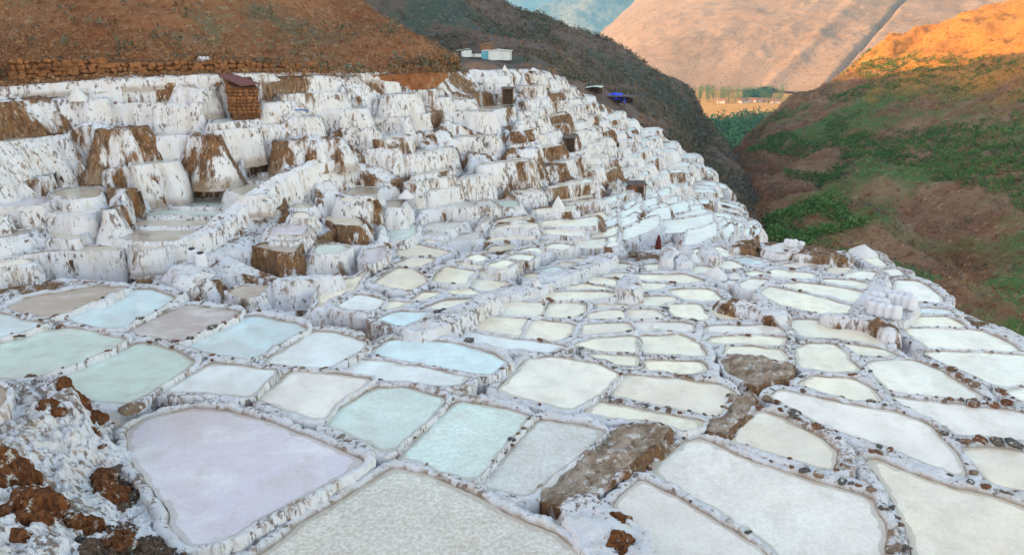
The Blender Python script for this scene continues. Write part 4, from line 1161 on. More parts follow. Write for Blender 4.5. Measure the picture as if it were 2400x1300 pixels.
# the big red and dark stones that stand out
SHELF_RIMS = [(e, crest + loc) for e, crest, wv, loc, dens, dist in RIMS if dist < 60 and e.name.startswith('salt_pond')]
BIG = [(1785, 925, 35), (1815, 940, 25), (1855, 960, 35), (1872, 975, 38), (1913, 985, 20), (1935, 995, 20), (1950, 995, 14), (1928, 1003, 30), (1892, 1093, 28), (1923, 1106, 32), (1860, 1083, 15), (1978, 918, 22), (2037, 938, 30),
       (2230, 872, 22), (2255, 883, 24), (2282, 894, 24), (2305, 902, 28), (2325, 911, 25), (2345, 921, 20), (2233, 934, 18), (2283, 940, 38), (2321, 941, 32), (2353, 946, 30), (2262, 1027, 28), (2280, 1024, 14), (2308, 1033, 30), (2345, 1036, 38),
       (2385, 1038, 40), (2270, 1107, 24), (2283, 1138, 20), (2310, 1142, 26), (1950, 1085, 14), (1970, 1088, 14), (1980, 1118, 24), (1998, 1121, 14), (2018, 1133, 14), (2040, 1145, 24), (2100, 1175, 18), (2080, 1187, 22), (2110, 1210, 22), (2100, 1242, 25),
       (2115, 1260, 28), (2110, 1284, 34), (1428, 932, 18), (1457, 941, 12), (1481, 946, 12), (1512, 951, 25), (1535, 959, 18), (1567, 964, 20), (1596, 970, 14), (1453, 879, 14), (1098, 810, 24), (33, 787, 32), (295, 757, 18), (137, 732, 14), (490, 767, 14),
       (362, 912, 18), (2015, 1060, 18), (2040, 1045, 22), (2060, 1048, 22), (2080, 1055, 22), (1243, 990, 14), (1232, 1008, 18), (1218, 1022, 14), (1196, 1038, 14), (1176, 1055, 16), (1156, 1080, 12), (560, 1, 0),
       (2190, 725, 10), (2165, 705, 10), (1012, 604, 10), (985, 618, 10), (1007, 664, 12), (1042, 682, 12)]
for u, v, wpx in BIG:
    if wpx == 0: continue
    p = shelf(u, v)
    best, bd, bi = None, 9, None
    for e, cr in SHELF_RIMS:
        d = np.linalg.norm(cr[:, :2] - p[:2], axis=1)
        k = int(d.argmin())
        if d[k] < bd: best, bd, bi = e, d[k], cr[k]
    if best is None: continue
    q = bi if bd < 1.2 else p
    sz = wpx / F * np.linalg.norm(p) / 1.5
    o = stone(best, np.array(q) - np.array(best.location) + (0, 0, sz * .08), sz, 1.25)
    o.rotation_euler.z = rng.uniform(-.5, .5)
    ns += 1
print('stones', ns)

# ---------------------------------------------------------------- path, stone wall and hut under the red hillside
fr = [at(*q) for q in ((-350, 245, 39), (0, 212, 43), (100, 205, 43.6), (200, 198, 44.3), (300, 192, 45), (450, 185, 46), (600, 180, 47.5), (750, 178.5, 50.5), (850, 178, 52.4), (950, 174, 56.5), (1050, 168, 61.4))]
bk = [q + np.array([-.15, 1.3, 0.02]) for q in fr][::-1]
P = np.array(fr + bk); P[:, 2] += .12
pond(P, 'white salt crusted path running under the stone wall', 'wh', cap=M_SALT, wall_h=.7, brown=-.1, rim_w=.12, rim_h=.06, batter=.2, name='salt_path', group=None, seg=.3, smooth=0)

WALL = [(22, 207, 44.9, 1.30), (120, 203, 45.2, 1.30), (215, 192, 45.8, 1.05), (350, 187, 46.8, .85), (480, 182, 47.8, .80), (620, 178, 49.2, .75), (745, 177, 51.2, .62)]
wp = np.array([np.r_[at(u, v, Y), h * 1.2] for u, v, Y, h in WALL])
wl = np.r_[0, np.cumsum(np.linalg.norm(np.diff(wp[:, :2], axis=0), axis=1))]
e = empty('stone_wall', wp[3, :3], 'low retaining wall of rust brown field stones along the foot of the red hillside', 'stone wall')
org = wp[3, :3]
def wall_at(s): return np.array([np.interp(s, wl, wp[:, k]) for k in range(4)])
bm = bmesh.new()
prev = None
for s in np.linspace(0, wl[-1], 30):
    a = wall_at(s); q = wall_at(min(wl[-1], s + .1)); r_ = wall_at(max(0, s - .1))
    t = (q - r_)[:2]; t /= np.linalg.norm(t) + 1e-9
    nn = np.array([-t[1], t[0]])
    if nn[1] < 0: nn = -nn
    f0 = a[:2] + nn * .12 - org[:2]; b0 = a[:2] + nn * 1.1 - org[:2]
    z0, z1 = a[2] - org[2] - .3, a[2] - org[2] + a[3] * .96
    ring = [bm.verts.new((*f0, z0)), bm.verts.new((*(f0 + nn * .1), z1)), bm.verts.new((*b0, z1 + .05)), bm.verts.new((*b0, z0))]
    if prev:
        for k in range(4): bm.faces.new((prev[k], ring[k], ring[(k + 1) % 4], prev[(k + 1) % 4]))
    prev = ring
link('core', bm_mesh(bm, 'core'), M_MORTAR, e)

def block_stone_mesh(seed):
    bm = bmesh.new()
    box_bm(bm, 0, 0, 0, 1, 1, 1)
    bmesh.ops.bevel(bm, geom=bm.edges[:] , offset=.16, segments=1, affect='EDGES')
    r = random.Random(seed)
    for v in bm.verts: v.co += Vector((r.uniform(-.09, .09), r.uniform(-.06, .06), r.uniform(-.09, .09)))
    return bm_mesh(bm, 'stone')
BS = [block_stone_mesh(i) for i in range(3)] + [rock_mesh('stone', i + 41, 0.95, 1, .30) for i in range(6)]
cnt = 0
z_frac = 0
s_row = 0
course = 0
zc = 0.0
while zc < 1.6 and cnt < 300:
    ch = .29
    s = rng.uniform(0, .3)
    ch = rng.uniform(.24, .36)
    while s < wl[-1] and cnt < 300:
        ln = rng.uniform(.24, .62)
        a = wall_at(min(wl[-1], s + ln / 2))
        if zc + ch * .6 < a[3]:
            q = wall_at(min(wl[-1], s + ln)); r_ = wall_at(s)
            ang = math.atan2(q[1] - r_[1], q[0] - r_[0])
            nn = np.array([-math.sin(ang), math.cos(ang)])
            o = link('stone', BS[int(rng.integers(len(BS)))], M_WALLSTONE, e, (*(a[:2] + nn * (.10 + .06 * zc) - org[:2]), a[2] - org[2] + zc + ch / 2 + rng.uniform(-.06, .06)))
            o.scale = (ln * 1.08, rng.uniform(.32, .48), ch * rng.uniform(.9, 1.35))
            o.rotation_euler = (rng.uniform(-.2, .2), rng.uniform(-.35, .35), ang + rng.uniform(-.2, .2))
            cnt += 1
        s += ln
    zc += ch * .93
    course += 1

# lean-to hut
A_, B_, C_, D_ = at(500, 173, 47.0), at(533, 170, 47.8), at(607, 197, 45.0), at(566, 203, 44.4)
hb = at(577, 266, 44.8)
hut = empty('stone_hut', hb, 'small brown stone hut with a red sheet roof sloping to the right', 'hut')
FL, FR = at(546, 267, 44.75), at(609, 265, 45.0)
bd = np.array([-1.25, 2.6, 0])
topF, topB = at(575, 203, 44.9)[2] - .05, A_[2] - .12
bm = bmesh.new()
base = [FL, FR, FR + bd, FL + bd]
vb = [bm.verts.new((q[0] - hb[0], q[1] - hb[1], -.4)) for q in base]
vt = [bm.verts.new((q[0] - hb[0], q[1] - hb[1], z - hb[2])) for q, z in zip(base, (topF, topF, topB, topB))]
for k in range(4): bm.faces.new((vb[k], vb[(k + 1) % 4], vt[(k + 1) % 4], vt[k]))
bm.faces.new(vt)
bmesh.ops.recalc_face_normals(bm, faces=bm.faces[:])
link('wall', bm_mesh(bm, 'wall'), M_MORTAR, hut)
for (p0, p1) in ((FL, FR), (FL + bd, FL)):
    d = p1 - p0; L_ = np.linalg.norm(d[:2]); ang = math.atan2(d[1], d[0])
    z = p0[2] * 0 + FL[2]
    zz = 0.0
    while FL[2] + zz < topF + (0 if p0 is FL else .8):
        s = rng.uniform(-.1, 0.05)
        while s < L_ - .12:
            ln = rng.uniform(.2, .4)
            q = p0 + d * min(1, (s + ln / 2) / L_)
            lim = topF if p0 is FL else topB + (topF - topB) * (s / L_)
            if FL[2] + zz + .12 < lim:
                o = link('stone', BS[int(rng.integers(len(BS)))], M_WALLSTONE, hut, (q[0] - hb[0], q[1] - hb[1], FL[2] + zz + .1 - hb[2]))
                o.scale = (ln * .95, .22, rng.uniform(.17, .22)); o.rotation_euler = (0, rng.uniform(-.08, .08), ang)
            s += ln
        zz += .2
M_ROOF = plain('rusty_red_sheet', (0.15, 0.03, 0.028), 0.55, 0.35, 2.5, 0.4)
bm = bmesh.new()
nq = 16
rows = []
for k in range(nq + 1):
    q = k / nq
    a = A_ + (B_ - A_) * q; d = D_ + (C_ - D_) * q
    off = .022 * (1 if k % 2 else -1)
    rows.append([bm.verts.new(tuple(a - hb + (0, 0, .06 + off))), bm.verts.new(tuple(d - hb + (0, 0, .06 + off))), bm.verts.new(tuple(d - hb + (0, 0, off))), bm.verts.new(tuple(a - hb + (0, 0, off)))])
for k in range(nq):
    for m in range(4): bm.faces.new((rows[k][m], rows[k + 1][m], rows[k + 1][(m + 1) % 4], rows[k][(m + 1) % 4]))
bm.faces.new(rows[0]); bm.faces.new(rows[-1][::-1])
bmesh.ops.recalc_face_normals(bm, faces=bm.faces[:])
link('roof', bm_mesh(bm, 'roof'), M_ROOF, hut)

# ---------------------------------------------------------------- salt draped outcrop in the near left corner
OUT = [
    [(-260, 890, 20.2), (-260, 905, 18.8), (-260, 1000, 16.6), (-260, 1070, 15.0), (-260, 1170, 13.0), (-260, 1270, 11.4), (-260, 1420, 9.8), (-300, 1900, 6.5)],
    [(-100, 888, 20.2), (-100, 902, 18.6), (-100, 1000, 16.5), (-100, 1060, 15.1), (-100, 1155, 13.3), (-100, 1262, 11.8), (-100, 1400, 10.2), (-100, 1900, 6.6)],
    [(55, 903, 20.4), (60, 902, 18.9), (60, 1000, 16.8), (50, 1070, 15.5), (50, 1150, 13.8), (50, 1250, 12.2), (50, 1400, 10.6), (60, 1900, 6.8)],
    [(150, 905, 20.6), (150, 890, 19.1), (165, 972, 17.5), (150, 1080, 16.1), (150, 1170, 14.3), (170, 1250, 12.8), (200, 1400, 11.1), (240, 1900, 7.0)],
    [(208, 950, 20.0), (200, 955, 18.7), (222, 1030, 17.5), (250, 1120, 16.5), (280, 1190, 15.1), (300, 1258, 13.7), (360, 1400, 11.8), (460, 1900, 7.4)],
    [(252, 980, 19.5), (246, 1010, 18.7), (300, 1062, 17.85), (347, 1122, 16.95), (392, 1190, 15.9), (420, 1258, 14.75), (505, 1330, 13.5), (680, 1900, 7.7)],
    [(275, 1000, 19.4), (280, 1030, 18.8), (325, 1075, 18.0), (372, 1130, 17.0), (420, 1200, 15.95), (452, 1268, 14.8), (560, 1350, 13.4), (760, 1900, 7.7)],
]
OG = patch(OUT, 130, 190)
OG[:-8] = rough(OG, .20, .7, 5, .6, 3, True)[:-8]
OG = rough(OG, .05, .18, 3, .5, 8)
OG[-8:, :, 2] -= np.linspace(0, .5, 8)[:, None]
me = mesh_np('salt_outcrop', OG.reshape(-1, 3), grid_faces(*OG.shape[:2]))
so = tag(link('salt_outcrop', me, M_SALT), 'salt draped outcrop with red earth clods in the near left corner', 'outcrop')
so.color = (-0.03, 0, 0, 1)
obv = BVHTree.FromPolygons([Vector(q) for q in OG.reshape(-1, 3)], [tuple(f) for f in grid_faces(130, 190).tolist()])
def out_hit(u, v):
    r = obv.ray_cast(Vector((0, 0, 0)), Vector(ray(u, v)).normalized())
    return np.array(r[0]) if r[0] is not None else shelf(u, v)

def clod_mesh(seed):
    bm = bmesh.new()
    bmesh.ops.create_icosphere(bm, subdivisions=4, radius=.5)
    co = np.array([v.co[:] for v in bm.verts])
    a = fbm(co * 1.6 + seed * 3.1, 3); b = fbm(co * np.array([7, 7, 2.0]) + seed, 3)
    for v, p, q in zip(bm.verts, a, b):
        v.co *= 1 + .45 * p + .16 * q
    return bm_mesh(bm, 'clod', False)
CL = [clod_mesh(i + 2) for i in range(5)]
for i, (u, v, wpx, hpx, lab) in enumerate(((25, 1110, 90, 120, 'big red earth clod at the left edge of the outcrop'), (55, 1185, 120, 110, 'dark red earth clod below the big one at the left edge'), (95, 1160, 90, 60, 'red earth ledge running down to the right'),
                                       (120, 945, 45, 26, 'flat brown slab near the top of the outcrop'), (135, 962, 30, 22, 'small brown lump under the flat slab'), (190, 940, 26, 50, 'upright brown rock on the outcrop crest'), (220, 975, 42, 42, 'rounded orange rock on the outcrop crest'),
                                       (224, 1012, 20, 40, 'thin rust streaked rock below the rounded orange rock'), (155, 900, 30, 40, 'tan pinnacle at the top of the outcrop'), (240, 1120, 60, 60, 'bright red earth clod in the middle of the outcrop'), (262, 1158, 60, 80, 'brown earth clod hanging below the bright red one'),
                                       (330, 1160, 50, 50, 'brown tufted clod next to a grey stone'), (180, 1215, 45, 50, 'red rib of earth in the lower outcrop'), (225, 1235, 60, 50, 'lower red rib of earth above the gravel'), (255, 1268, 80, 40, 'orange brown slab at the lower edge of the outcrop'), (50, 1250, 50, 22, 'pointed red brown rock at the bottom left'))):
    p = out_hit(u, v)
    R_ = np.linalg.norm(p)
    o = tag(link('earth_clod', CL[i % 5], M_CLOD, None, tuple(p - (0, 0, hpx / F * R_ * .12))), lab, 'earth clod', 'red earth clods of the outcrop')
    o.scale = (wpx / F * R_ * .95, .8 * (wpx + hpx) / 2 / F * R_, hpx / F * R_ * .8)
    o.rotation_euler = (0, rng.uniform(-.2, .2), rng.uniform(-.4, .4))
for u, v, wpx, lab in ((241, 1048, 18, 'dark grey stone on the shore of the lilac pond'), (270, 1102, 26, 'grey stone on the brown gravel of the outcrop'), (325, 1138, 30, 'upright dark grey stone beside the tufted clod'), (72, 886, 22, 'dark stone behind the outcrop'), (90, 890, 12, 'small red stone behind the outcrop'),
                       (310, 963, 50, 'flat rust red slab on the rim left of the large lilac pond'), (264, 993, 9, 'small black stone on the rim beside the flat slab'), (185, 1265, 22, 'round brown stone at the edge of the gravel'), (310, 1278, 24, 'pale splinter of stone lying on the gravel')):
    p = out_hit(u, v) if u < 260 or v > 1000 else shelf(u, v)
    sz = wpx / F * np.linalg.norm(p) / 1.2
    o = tag(link('loose_stone', STONE_NEAR[int(rng.integers(6))], M_STONE, None, tuple(p + (0, 0, sz * .2))), lab, 'stone', 'loose stones around the outcrop')
    o.scale = (sz * 1.25, sz, sz)
    o.rotation_euler.z = rng.uniform(0, 6)
# patches of dark gravel: many small stones joined
def gravel(pts, n, smin, smax, name, surf):
    V, Fc = [], []
    base = np.array([v.co[:] for v in STONE_FAR[0].vertices]); fcs = np.array([p.vertices[:] for p in STONE_FAR[0].polygons])
    poly = np.array(pts, float)
    lo, hi = poly.min(0), poly.max(0)
    k = 0
    while k < n:
        q = rng.uniform(lo, hi)
        if not inside(q, poly): continue
        p = surf(*q)
        s = rng.uniform(smin, smax)
        a = rng.uniform(0, 6.28)
        R = np.array([[math.cos(a), -math.sin(a), 0], [math.sin(a), math.cos(a), 0], [0, 0, 1]])
        V.append(base * s * rng.uniform(.7, 1.3, 3) @ R.T + p + (0, 0, s * .15)); Fc.append(fcs + k * len(base)); k += 1
    o = link(name, mesh_np(name, np.vstack(V), np.vstack(Fc), False), M_GRAVEL)
    o['kind'] = 'stuff'
    return o
gravel([(185, 1290), (200, 1262), (290, 1268), (330, 1258), (400, 1255), (450, 1275), (500, 1300), (470, 1330), (200, 1330)], 2600, .03, .11, 'gravel', out_hit)
gravel([(235, 1135), (262, 1105), (300, 1130), (330, 1160), (320, 1180), (285, 1200), (262, 1175)], 700, .03, .10, 'gravel', out_hit)
gravel([(240, 1232), (300, 1222), (330, 1235), (320, 1250), (270, 1250)], 260, .02, .06, 'gravel', out_hit)
# small brown pond on top of the outcrop
P0 = np.array([out_hit(u, v) for u, v in ((-90, 905), (5, 908), (24, 930), (22, 965), (0, 992), (-90, 1010))]); P0[:, 2] = out_hit(10, 950)[2] + .3
pond(P0, 'brown pond cut by the left edge, on top of the salt draped outcrop', 'br', grain=.5, rim_w=.2, rim_h=.15, group=GS)

for u, v, wpx, lab in ((1446, 1240, 62, 'big red brown rock on the white bank at the end of the mud path'), (1462, 1290, 66, 'square red brown rock in front of the big one on the white bank')):
    p = shelf(u, v); sz = wpx / F * np.linalg.norm(p)
    o = tag(link('boulder', CL[1 if u < 1450 else 3], M_CLOD, None, tuple(p + (0, 0, .18))), lab, 'rock')
    o.scale = (sz * .9, sz * .7, sz * .75)

# ---------------------------------------------------------------- sacks, heaps, sheets
def sack_mesh(name, lean=0.0):
    bm = bmesh.new()
    nseg, rows = 14, [(0.0, .80), (.03, .98), (.2, 1.06), (.5, 1.08), (.75, 1.02), (.9, .98), (.97, .86), (1.0, .55)]
    prev = None
    for z, r in rows:
        ring = []
        for k in range(nseg):
            a = 2 * math.pi * k / nseg
            ca, sa = math.cos(a), math.sin(a)
            ex = .45
            x = math.copysign(abs(ca)**ex, ca) * .24 * r; y = math.copysign(abs(sa)**ex, sa) * .19 * r
            j = .012 * math.sin(5 * a + 9 * z)
            ring.append(bm.verts.new((x + j + lean * z * z, y + j, z * .72)))
        if prev:
            for k in range(nseg): bm.faces.new((prev[k], prev[(k + 1) % nseg], ring[(k + 1) % nseg], ring[k]))
        else: bm.faces.new(ring[::-1])
        prev = ring
    bm.faces.new(prev)
    return bm_mesh(bm, name, True)
SACK = sack_mesh('body')
bm = bmesh.new()
box_bm(bm, 0, 0, .735, .24, .05, .06)
bmesh.ops.bevel(bm, geom=bm.edges[:], offset=.02, segments=1, affect='EDGES')
NECK = bm_mesh(bm, 'neck')
bm = bmesh.new()
bmesh.ops.create_cone(bm, cap_ends=True, segments=12, radius1=.17, radius2=.12, depth=.08)
for v in bm.verts: v.co.z += .735
OPENING = bm_mesh(bm, 'opening')
M_DARKSACK = plain('dark_sack_mouth', (0.06, 0.05, 0.05), 0.9, 0.3)

proto = None
def sack(p, label, group, rot=0.0, lying=False, open_=False, scale=1.0):
    global proto
    if proto is None:
        proto = bpy.data.objects.new('salt_sack', None); C.objects.link(proto); e = proto
        link('body', SACK, M_SACK, e); link('neck', NECK, M_SACK, e)
    else:
        e = proto.copy(); C.objects.link(e)
        for ch in list(proto.children):
            c = ch.copy(); C.objects.link(c); c.parent = e
    if open_: link('opening', OPENING, M_DARKSACK, e)
    e.location = tuple(p)
    e.rotation_euler = (math.radians(84) if lying else 0, 0, rot)
    if lying: e.location.z += .18
    e.scale = (scale,) * 3
    return tag(e, label, 'sack', group)

zf = shelf(2060, 715)[2] + .42
def onz(u, v, z):
    d = ray(u, v)
    return d * (z / d[2])
GSK = 'sacks stacked on the white floor at the right'
FRONT = ((2041, 737), (2061, 741), (2079, 744), (2098, 747))
SIDE = ((2088, 716), (2104, 719), (2119, 722), (2135, 725))
for i, q in enumerate(FRONT): sack(onz(*q, zf), 'white sack in the front row of the big stack, %s' % ('leftmost of four', 'second of four from the left', 'third of four from the left', 'rightmost of four')[i], GSK, rng.uniform(-.1, .1), scale=.84)
for i, q in enumerate(SIDE): sack(onz(*q, zf), 'white sack in the side row of the big stack, %s' % ('leftmost of four', 'second of four from the left', 'third of four from the left', 'rightmost of four')[i], GSK, rng.uniform(-.1, .1), scale=.84)
for q in ((2036, 723), (2052, 727), (2070, 729), (2045, 713), (2060, 714), (2078, 707), (2094, 708), (2110, 710), (2126, 713)):
    sack(onz(*q, zf), 'white sack standing behind the two front rows of the stack', GSK, rng.uniform(-.2, .2), scale=.82)
zb = shelf(1830, 588)[2] + .78
for i, q in enumerate(((1843, 577), (1852, 578), (1862, 578), (1871, 576), (1856, 573))):
    sack(onz(*q, zb), 'white sack in the small bundle on the flat salt pile', 'sacks on the flat salt pile', rng.uniform(-.3, .3), i > 2, scale=.6)
for i, (u, v) in enumerate(((455, 624), (475, 634))):
    p = hit(u, v); p[2] += .12
    sack(p, ('rear one of two open white sacks on the salt floor of the slope', 'front one of two open white sacks on the salt floor of the slope')[i], 'open sacks on the slope', .2, False, True, 1.0)
for i, u in enumerate((472, 480, 489)):
    p = at(u, 151, 48.9)
    sack(p, 'white sack on the stone wall above the hut, %s' % ('left of three', 'middle of three', 'right of three')[i], 'sacks on the stone wall', 0, scale=.62)

def heap_mesh(seed, sharp=1.0):
    nr, na = 12, 28
    V = [(0, 0, 1.0)]
    for r in range(1, nr + 1):
        q = r / nr
        for k in range(na):
            a = 2 * math.pi * k / na
            rr = q * .5 * (1 + .10 * math.sin(2 * a + seed) + .05 * math.sin(5 * a + seed * 2))
            V.append((rr * math.cos(a), rr * math.sin(a), (1 - q)**sharp * (1 + .04 * math.sin(3 * a + 7 * q)) - (.12 if r == nr else 0)))
    Fc = [(0, 1 + k, 1 + (k + 1) % na) for k in range(na)]
    for r in range(nr - 1):
        for k in range(na): Fc.append((1 + r * na + k, 1 + (r + 1) * na + k, 1 + (r + 1) * na + (k + 1) % na, 1 + r * na + (k + 1) % na))
    return mesh_np('salt_heap', V, Fc)
HM = [heap_mesh(1, .95), heap_mesh(2, .8), heap_mesh(4, 1.1)]
for i, (u, v, wpx, hpx, on, lab) in enumerate(((2022, 598, 66, 19, 0, 'pointed salt heap on the far right corner of the shelf'), (1677, 652, 54, 22, 0, 'grey white salt heap in the rear middle of the shelf'), (1258, 684, 46, 26, 0, 'blue white salt heap beside the sloping ramp'), (1345, 666, 30, 13, 0, 'small salt heap next to a muddy patch'),
                                       (1308, 494, 34, 34, 1, 'steep salt cone on a slope terrace'), (952, 460, 40, 16, 1, 'low salt heap above the rust brown pond'), (1290, 585, 30, 12, 0, 'rounded salt heap with dark stones at the slope foot'), (1610, 596, 40, 14, 0, 'pale salt heap between the blue draped blocks'), (1625, 617, 44, 20, 0, 'round white salt heap at the back edge of the shelf'),
                                       (183, 233, 40, 25, 1, 'small white peak of salt on the left wall under the path'), (1085, 158, 24, 8, 2, 'salt heap at the top of the terraces below the tarpaulin shed'), (1183, 165, 16, 12, 2, 'tiny salt heap on the top terrace'), (1250, 165, 26, 6, 2, 'flat salt heap at the right end of the top terrace'), (1535, 770, 26, 8, 0, 'little salt heap inside the lavender pond'),
                                       (1357, 375, 26, 16, 1, 'blue white salt heap on a terrace below the dark doorway'), (1720, 655, 30, 12, 0, 'low blue white salt heap right of the grey white one'))):
    p = shelf(u, v) if on == 0 else hit(u, v)
    if on == 0: p = p + np.array([0, 0, .12])
    R_ = np.linalg.norm(p)
    o = tag(link('salt_heap', HM[i % 3], M_HEAP, None, tuple(p)), lab, 'salt heap', 'salt heaps')
    o.scale = (wpx / F * R_, wpx / F * R_ * .9, hpx / F * R_ * 1.05)
    o.rotation_euler.z = rng.uniform(0, 6)

def sheet(p, sx, sy, label, mat, name, h=.12, rot=0.0):
    n = 12
    G = np.zeros((n, n, 3))
    G[..., 0] = np.linspace(-.5, .5, n)[:, None] * sx; G[..., 1] = np.linspace(-.5, .5, n)[None] * sy
    G[..., 2] = h * (1 + fbm(G * 1.3 + p[0], 3)) + .02
    G2 = G.copy(); G2[..., 2] -= .02
    V = np.vstack([G.reshape(-1, 3), G2.reshape(-1, 3)])
    f = grid_faces(n, n)
    o = tag(link(name, mesh_np(name, V, np.vstack([f, f[:, ::-1] + n * n])), mat, None, tuple(p)), label, 'plastic sheet')
    o.rotation_euler.z = rot
    return o
M_BLUETARP = plain('blue_plastic', (0.02, 0.22, 0.62), 0.5, 0.3, 3)
M_DEEPBLUE = plain('deep_blue_plastic', (0.015, 0.09, 0.75), 0.5, 0.3, 3)
M_WHITETARP = plain('white_tarpaulin', (0.72, 0.76, 0.76), 0.6, 0.1, 3)
M_TEALTARP = plain('turquoise_tarpaulin', (0.10, 0.42, 0.52), 0.6, 0.2, 3)
M_WOOD = plain('weathered_wood', (0.16, 0.09, 0.05), 0.9, 0.4, 5)
M_ORWOOD = plain('orange_wood', (0.42, 0.17, 0.06), 0.85, 0.3, 5)
M_THATCH = plain('dark_thatch', (0.12, 0.085, 0.075), 0.95, 0.4, 3)
M_PALEROOF = plain('pale_green_sheet', (0.55, 0.62, 0.55), 0.6, 0.15, 3)
M_DOORDARK = plain('dark_boards', (0.06, 0.035, 0.025), 0.9, 0.4, 4)
M_REDCLOTH = plain('dark_red_cloth', (0.12, 0.018, 0.016), 0.9, 0.3, 3)
sheet(hit(709, 277) + (0, 0, .25), .8, .6, 'crumpled bright blue plastic sheet on the white terrace wall', M_BLUETARP, 'plastic_sheet', .14, .3)
p = hit(746, 284)
sheet(p + (0, -.1, .2), .25, .3, 'scrap of turquoise plastic just below the blue sheet', M_TEALTARP, 'plastic_sheet', .1)

# tarpaulin sheds high on the slope
pbv = BVHTree.FromPolygons([Vector(q) for q in PG.reshape(-1, 3)], [tuple(f) for f in grid_faces(*PG.shape[:2]).tolist()])
def spur_hit(u, v, Y):
    r = pbv.ray_cast(Vector((0, 0, 0)), Vector(ray(u, v)).normalized())[0]
    return np.array(r) + (0, 0, .1) if r is not None else at(u, v, Y)
def shed(name, label, cat, c, L, D_, H, rot, parts):
    """open frame of posts under a cloth or sheet cover; c = middle of the front foot."""
    e = empty(name, c, label, cat)
    e.rotation_euler.z = rot
    e.scale = (c[1] / 106,) * 3
    for part, mat, boxes in parts:
        bm = bmesh.new()
        for b in boxes: box_bm(bm, *b)
        if part in ('cover', 'roof', 'end_panel', 'wall'):
            bmesh.ops.subdivide_edges(bm, edges=bm.edges[:], cuts=3, use_grid_fill=True)
            for v in bm.verts: v.co.z += .10 * math.sin(v.co.x * 1.9 + 1) * (1 if v.co.z > H * .5 else 0); v.co.y += .06 * math.sin(v.co.x * 2.7)
        bmesh.ops.recalc_face_normals(bm, faces=bm.faces[:])
        link(part, bm_mesh(bm, part), mat, e)
    return e
def posts(L, D_, H, n, r=.09):
    return [('post', M_WOOD, [(-L / 2 + L * k / (n - 1), y, H / 2 - .3, r, r, H + .6)]) for k in range(n) for y in (0, D_)]
c = spur_hit(1161, 143, 106)
shed('tarpaulin_shed', 'long white tarpaulin shed with a turquoise left end on the hillside', 'shed', c, 4.2, 1.8, 1.3, -.12,
     [('cover', M_WHITETARP, [(.55, .8, .62, 3.0, 1.7, 1.24)]), ('end_panel', M_TEALTARP, [(-1.45, .78, .66, .95, 1.75, 1.3)]), ('roof', M_WHITETARP, [(.2, .8, 1.33, 4.1, 1.95, .07)])] + posts(4.1, 1.7, 1.3, 3))
c = spur_hit(1092, 136, 104)
shed('tarpaulin_tent', 'low white tarpaulin tent with a slanting roof left of the long shed', 'tent', c, 2.2, 1.4, .9, -.1,
     [('cover', M_WHITETARP, [(0, .6, .4, 1.2, 1.3, .8), (1.25, .5, .22, 1.5, .9, .4)]), ('roof', M_WHITETARP, [(-.5, .6, .98, 1.7, 1.5, .05)])] + posts(2.2, 1.3, 1.0, 2))
c = spur_hit(1141, 124, 112)
shed('wooden_stand', 'small orange wooden stand behind the white tarpaulin shed', 'stand', c, 1.6, 1.2, 1.0, 0,
     [('roof', M_ORWOOD, [(0, .5, 1.05, 1.9, 1.5, .09)])] + [('board', M_ORWOOD, [(-.8 + .32 * k, 0, .45, .2, .07, .9)]) for k in range(6)] + posts(1.6, 1.1, 1.0, 2))
c = spur_hit(1390, 222, 104)
shed('lean_to', 'pale green sheet lean-to at the right edge of the terraces', 'shed', c, 1.9, 1.6, .9, -.3, [('roof', M_PALEROOF, [(0, .7, .92, 2.3, 2.2, .06)]), ('wall', M_DOORDARK, [(0, 1.2, .4, 1.9, .1, .9)])] + posts(1.9, 1.4, .9, 2))
c = spur_hit(1448, 246, 106)
shed('thatched_shelter', 'long dark roofed shelter beside the blue tarpaulin at the right edge of the terraces', 'shelter', c, 5.2, 2.0, 1.0, -.25, [('roof', M_THATCH, [(-.6, .8, 1.08, 5.4, 2.8, .14)]), ('wall', M_DOORDARK, [(-.6, 1.6, .5, 5.0, .1, 1.0)])] + posts(4.8, 1.6, 1.0, 4))
tp = spur_hit(1447, 241, 106)
o = sheet(tp, 2.6 * tp[1] / 106, 2.0 * tp[1] / 106, 'deep blue tarpaulin at the right end of the dark shelter', M_DEEPBLUE, 'tarpaulin', .9, -.3)
o.rotation_euler.x = .35
for u, v, Y0, lab, wd in ((1190, 240, None, 'dark boarded doorway cut into the terraces below the salt heap', 1.0), (1335, 354, None, 'dark boarded doorway cut into the middle terraces', .9), (1492, 462, None, 'tiny reddish hut with a grey door among the far terraces', 1.5)):
    p = hit(u, v)
    e = empty('terrace_hut', p, lab, 'hut')
    e.scale = (.8,) * 3
    for part, mat, boxes in (('wall', M_WALLSTONE if wd > 1.2 else M_DOORDARK, [(0, .9, .55, wd, 1.8, 1.5)]), ('door', M_DOORDARK, [(.22 * wd, -.04, .5, wd * .4, .08, 1.1)]), ('roof', M_THATCH, [(0, .75, 1.36, wd * 1.35, 2.4, .1)]), ('post', M_WOOD, [(-wd * .55, -.2, .5, .09, .09, 1.6)]), ('post', M_WOOD, [(wd * .55, -.2, .5, .09, .09, 1.6)])):
        bm = bmesh.new()
        for b in boxes: box_bm(bm, *b)
        bmesh.ops.recalc_face_normals(bm, faces=bm.faces[:])
        link(part, bm_mesh(bm, part), mat, e)
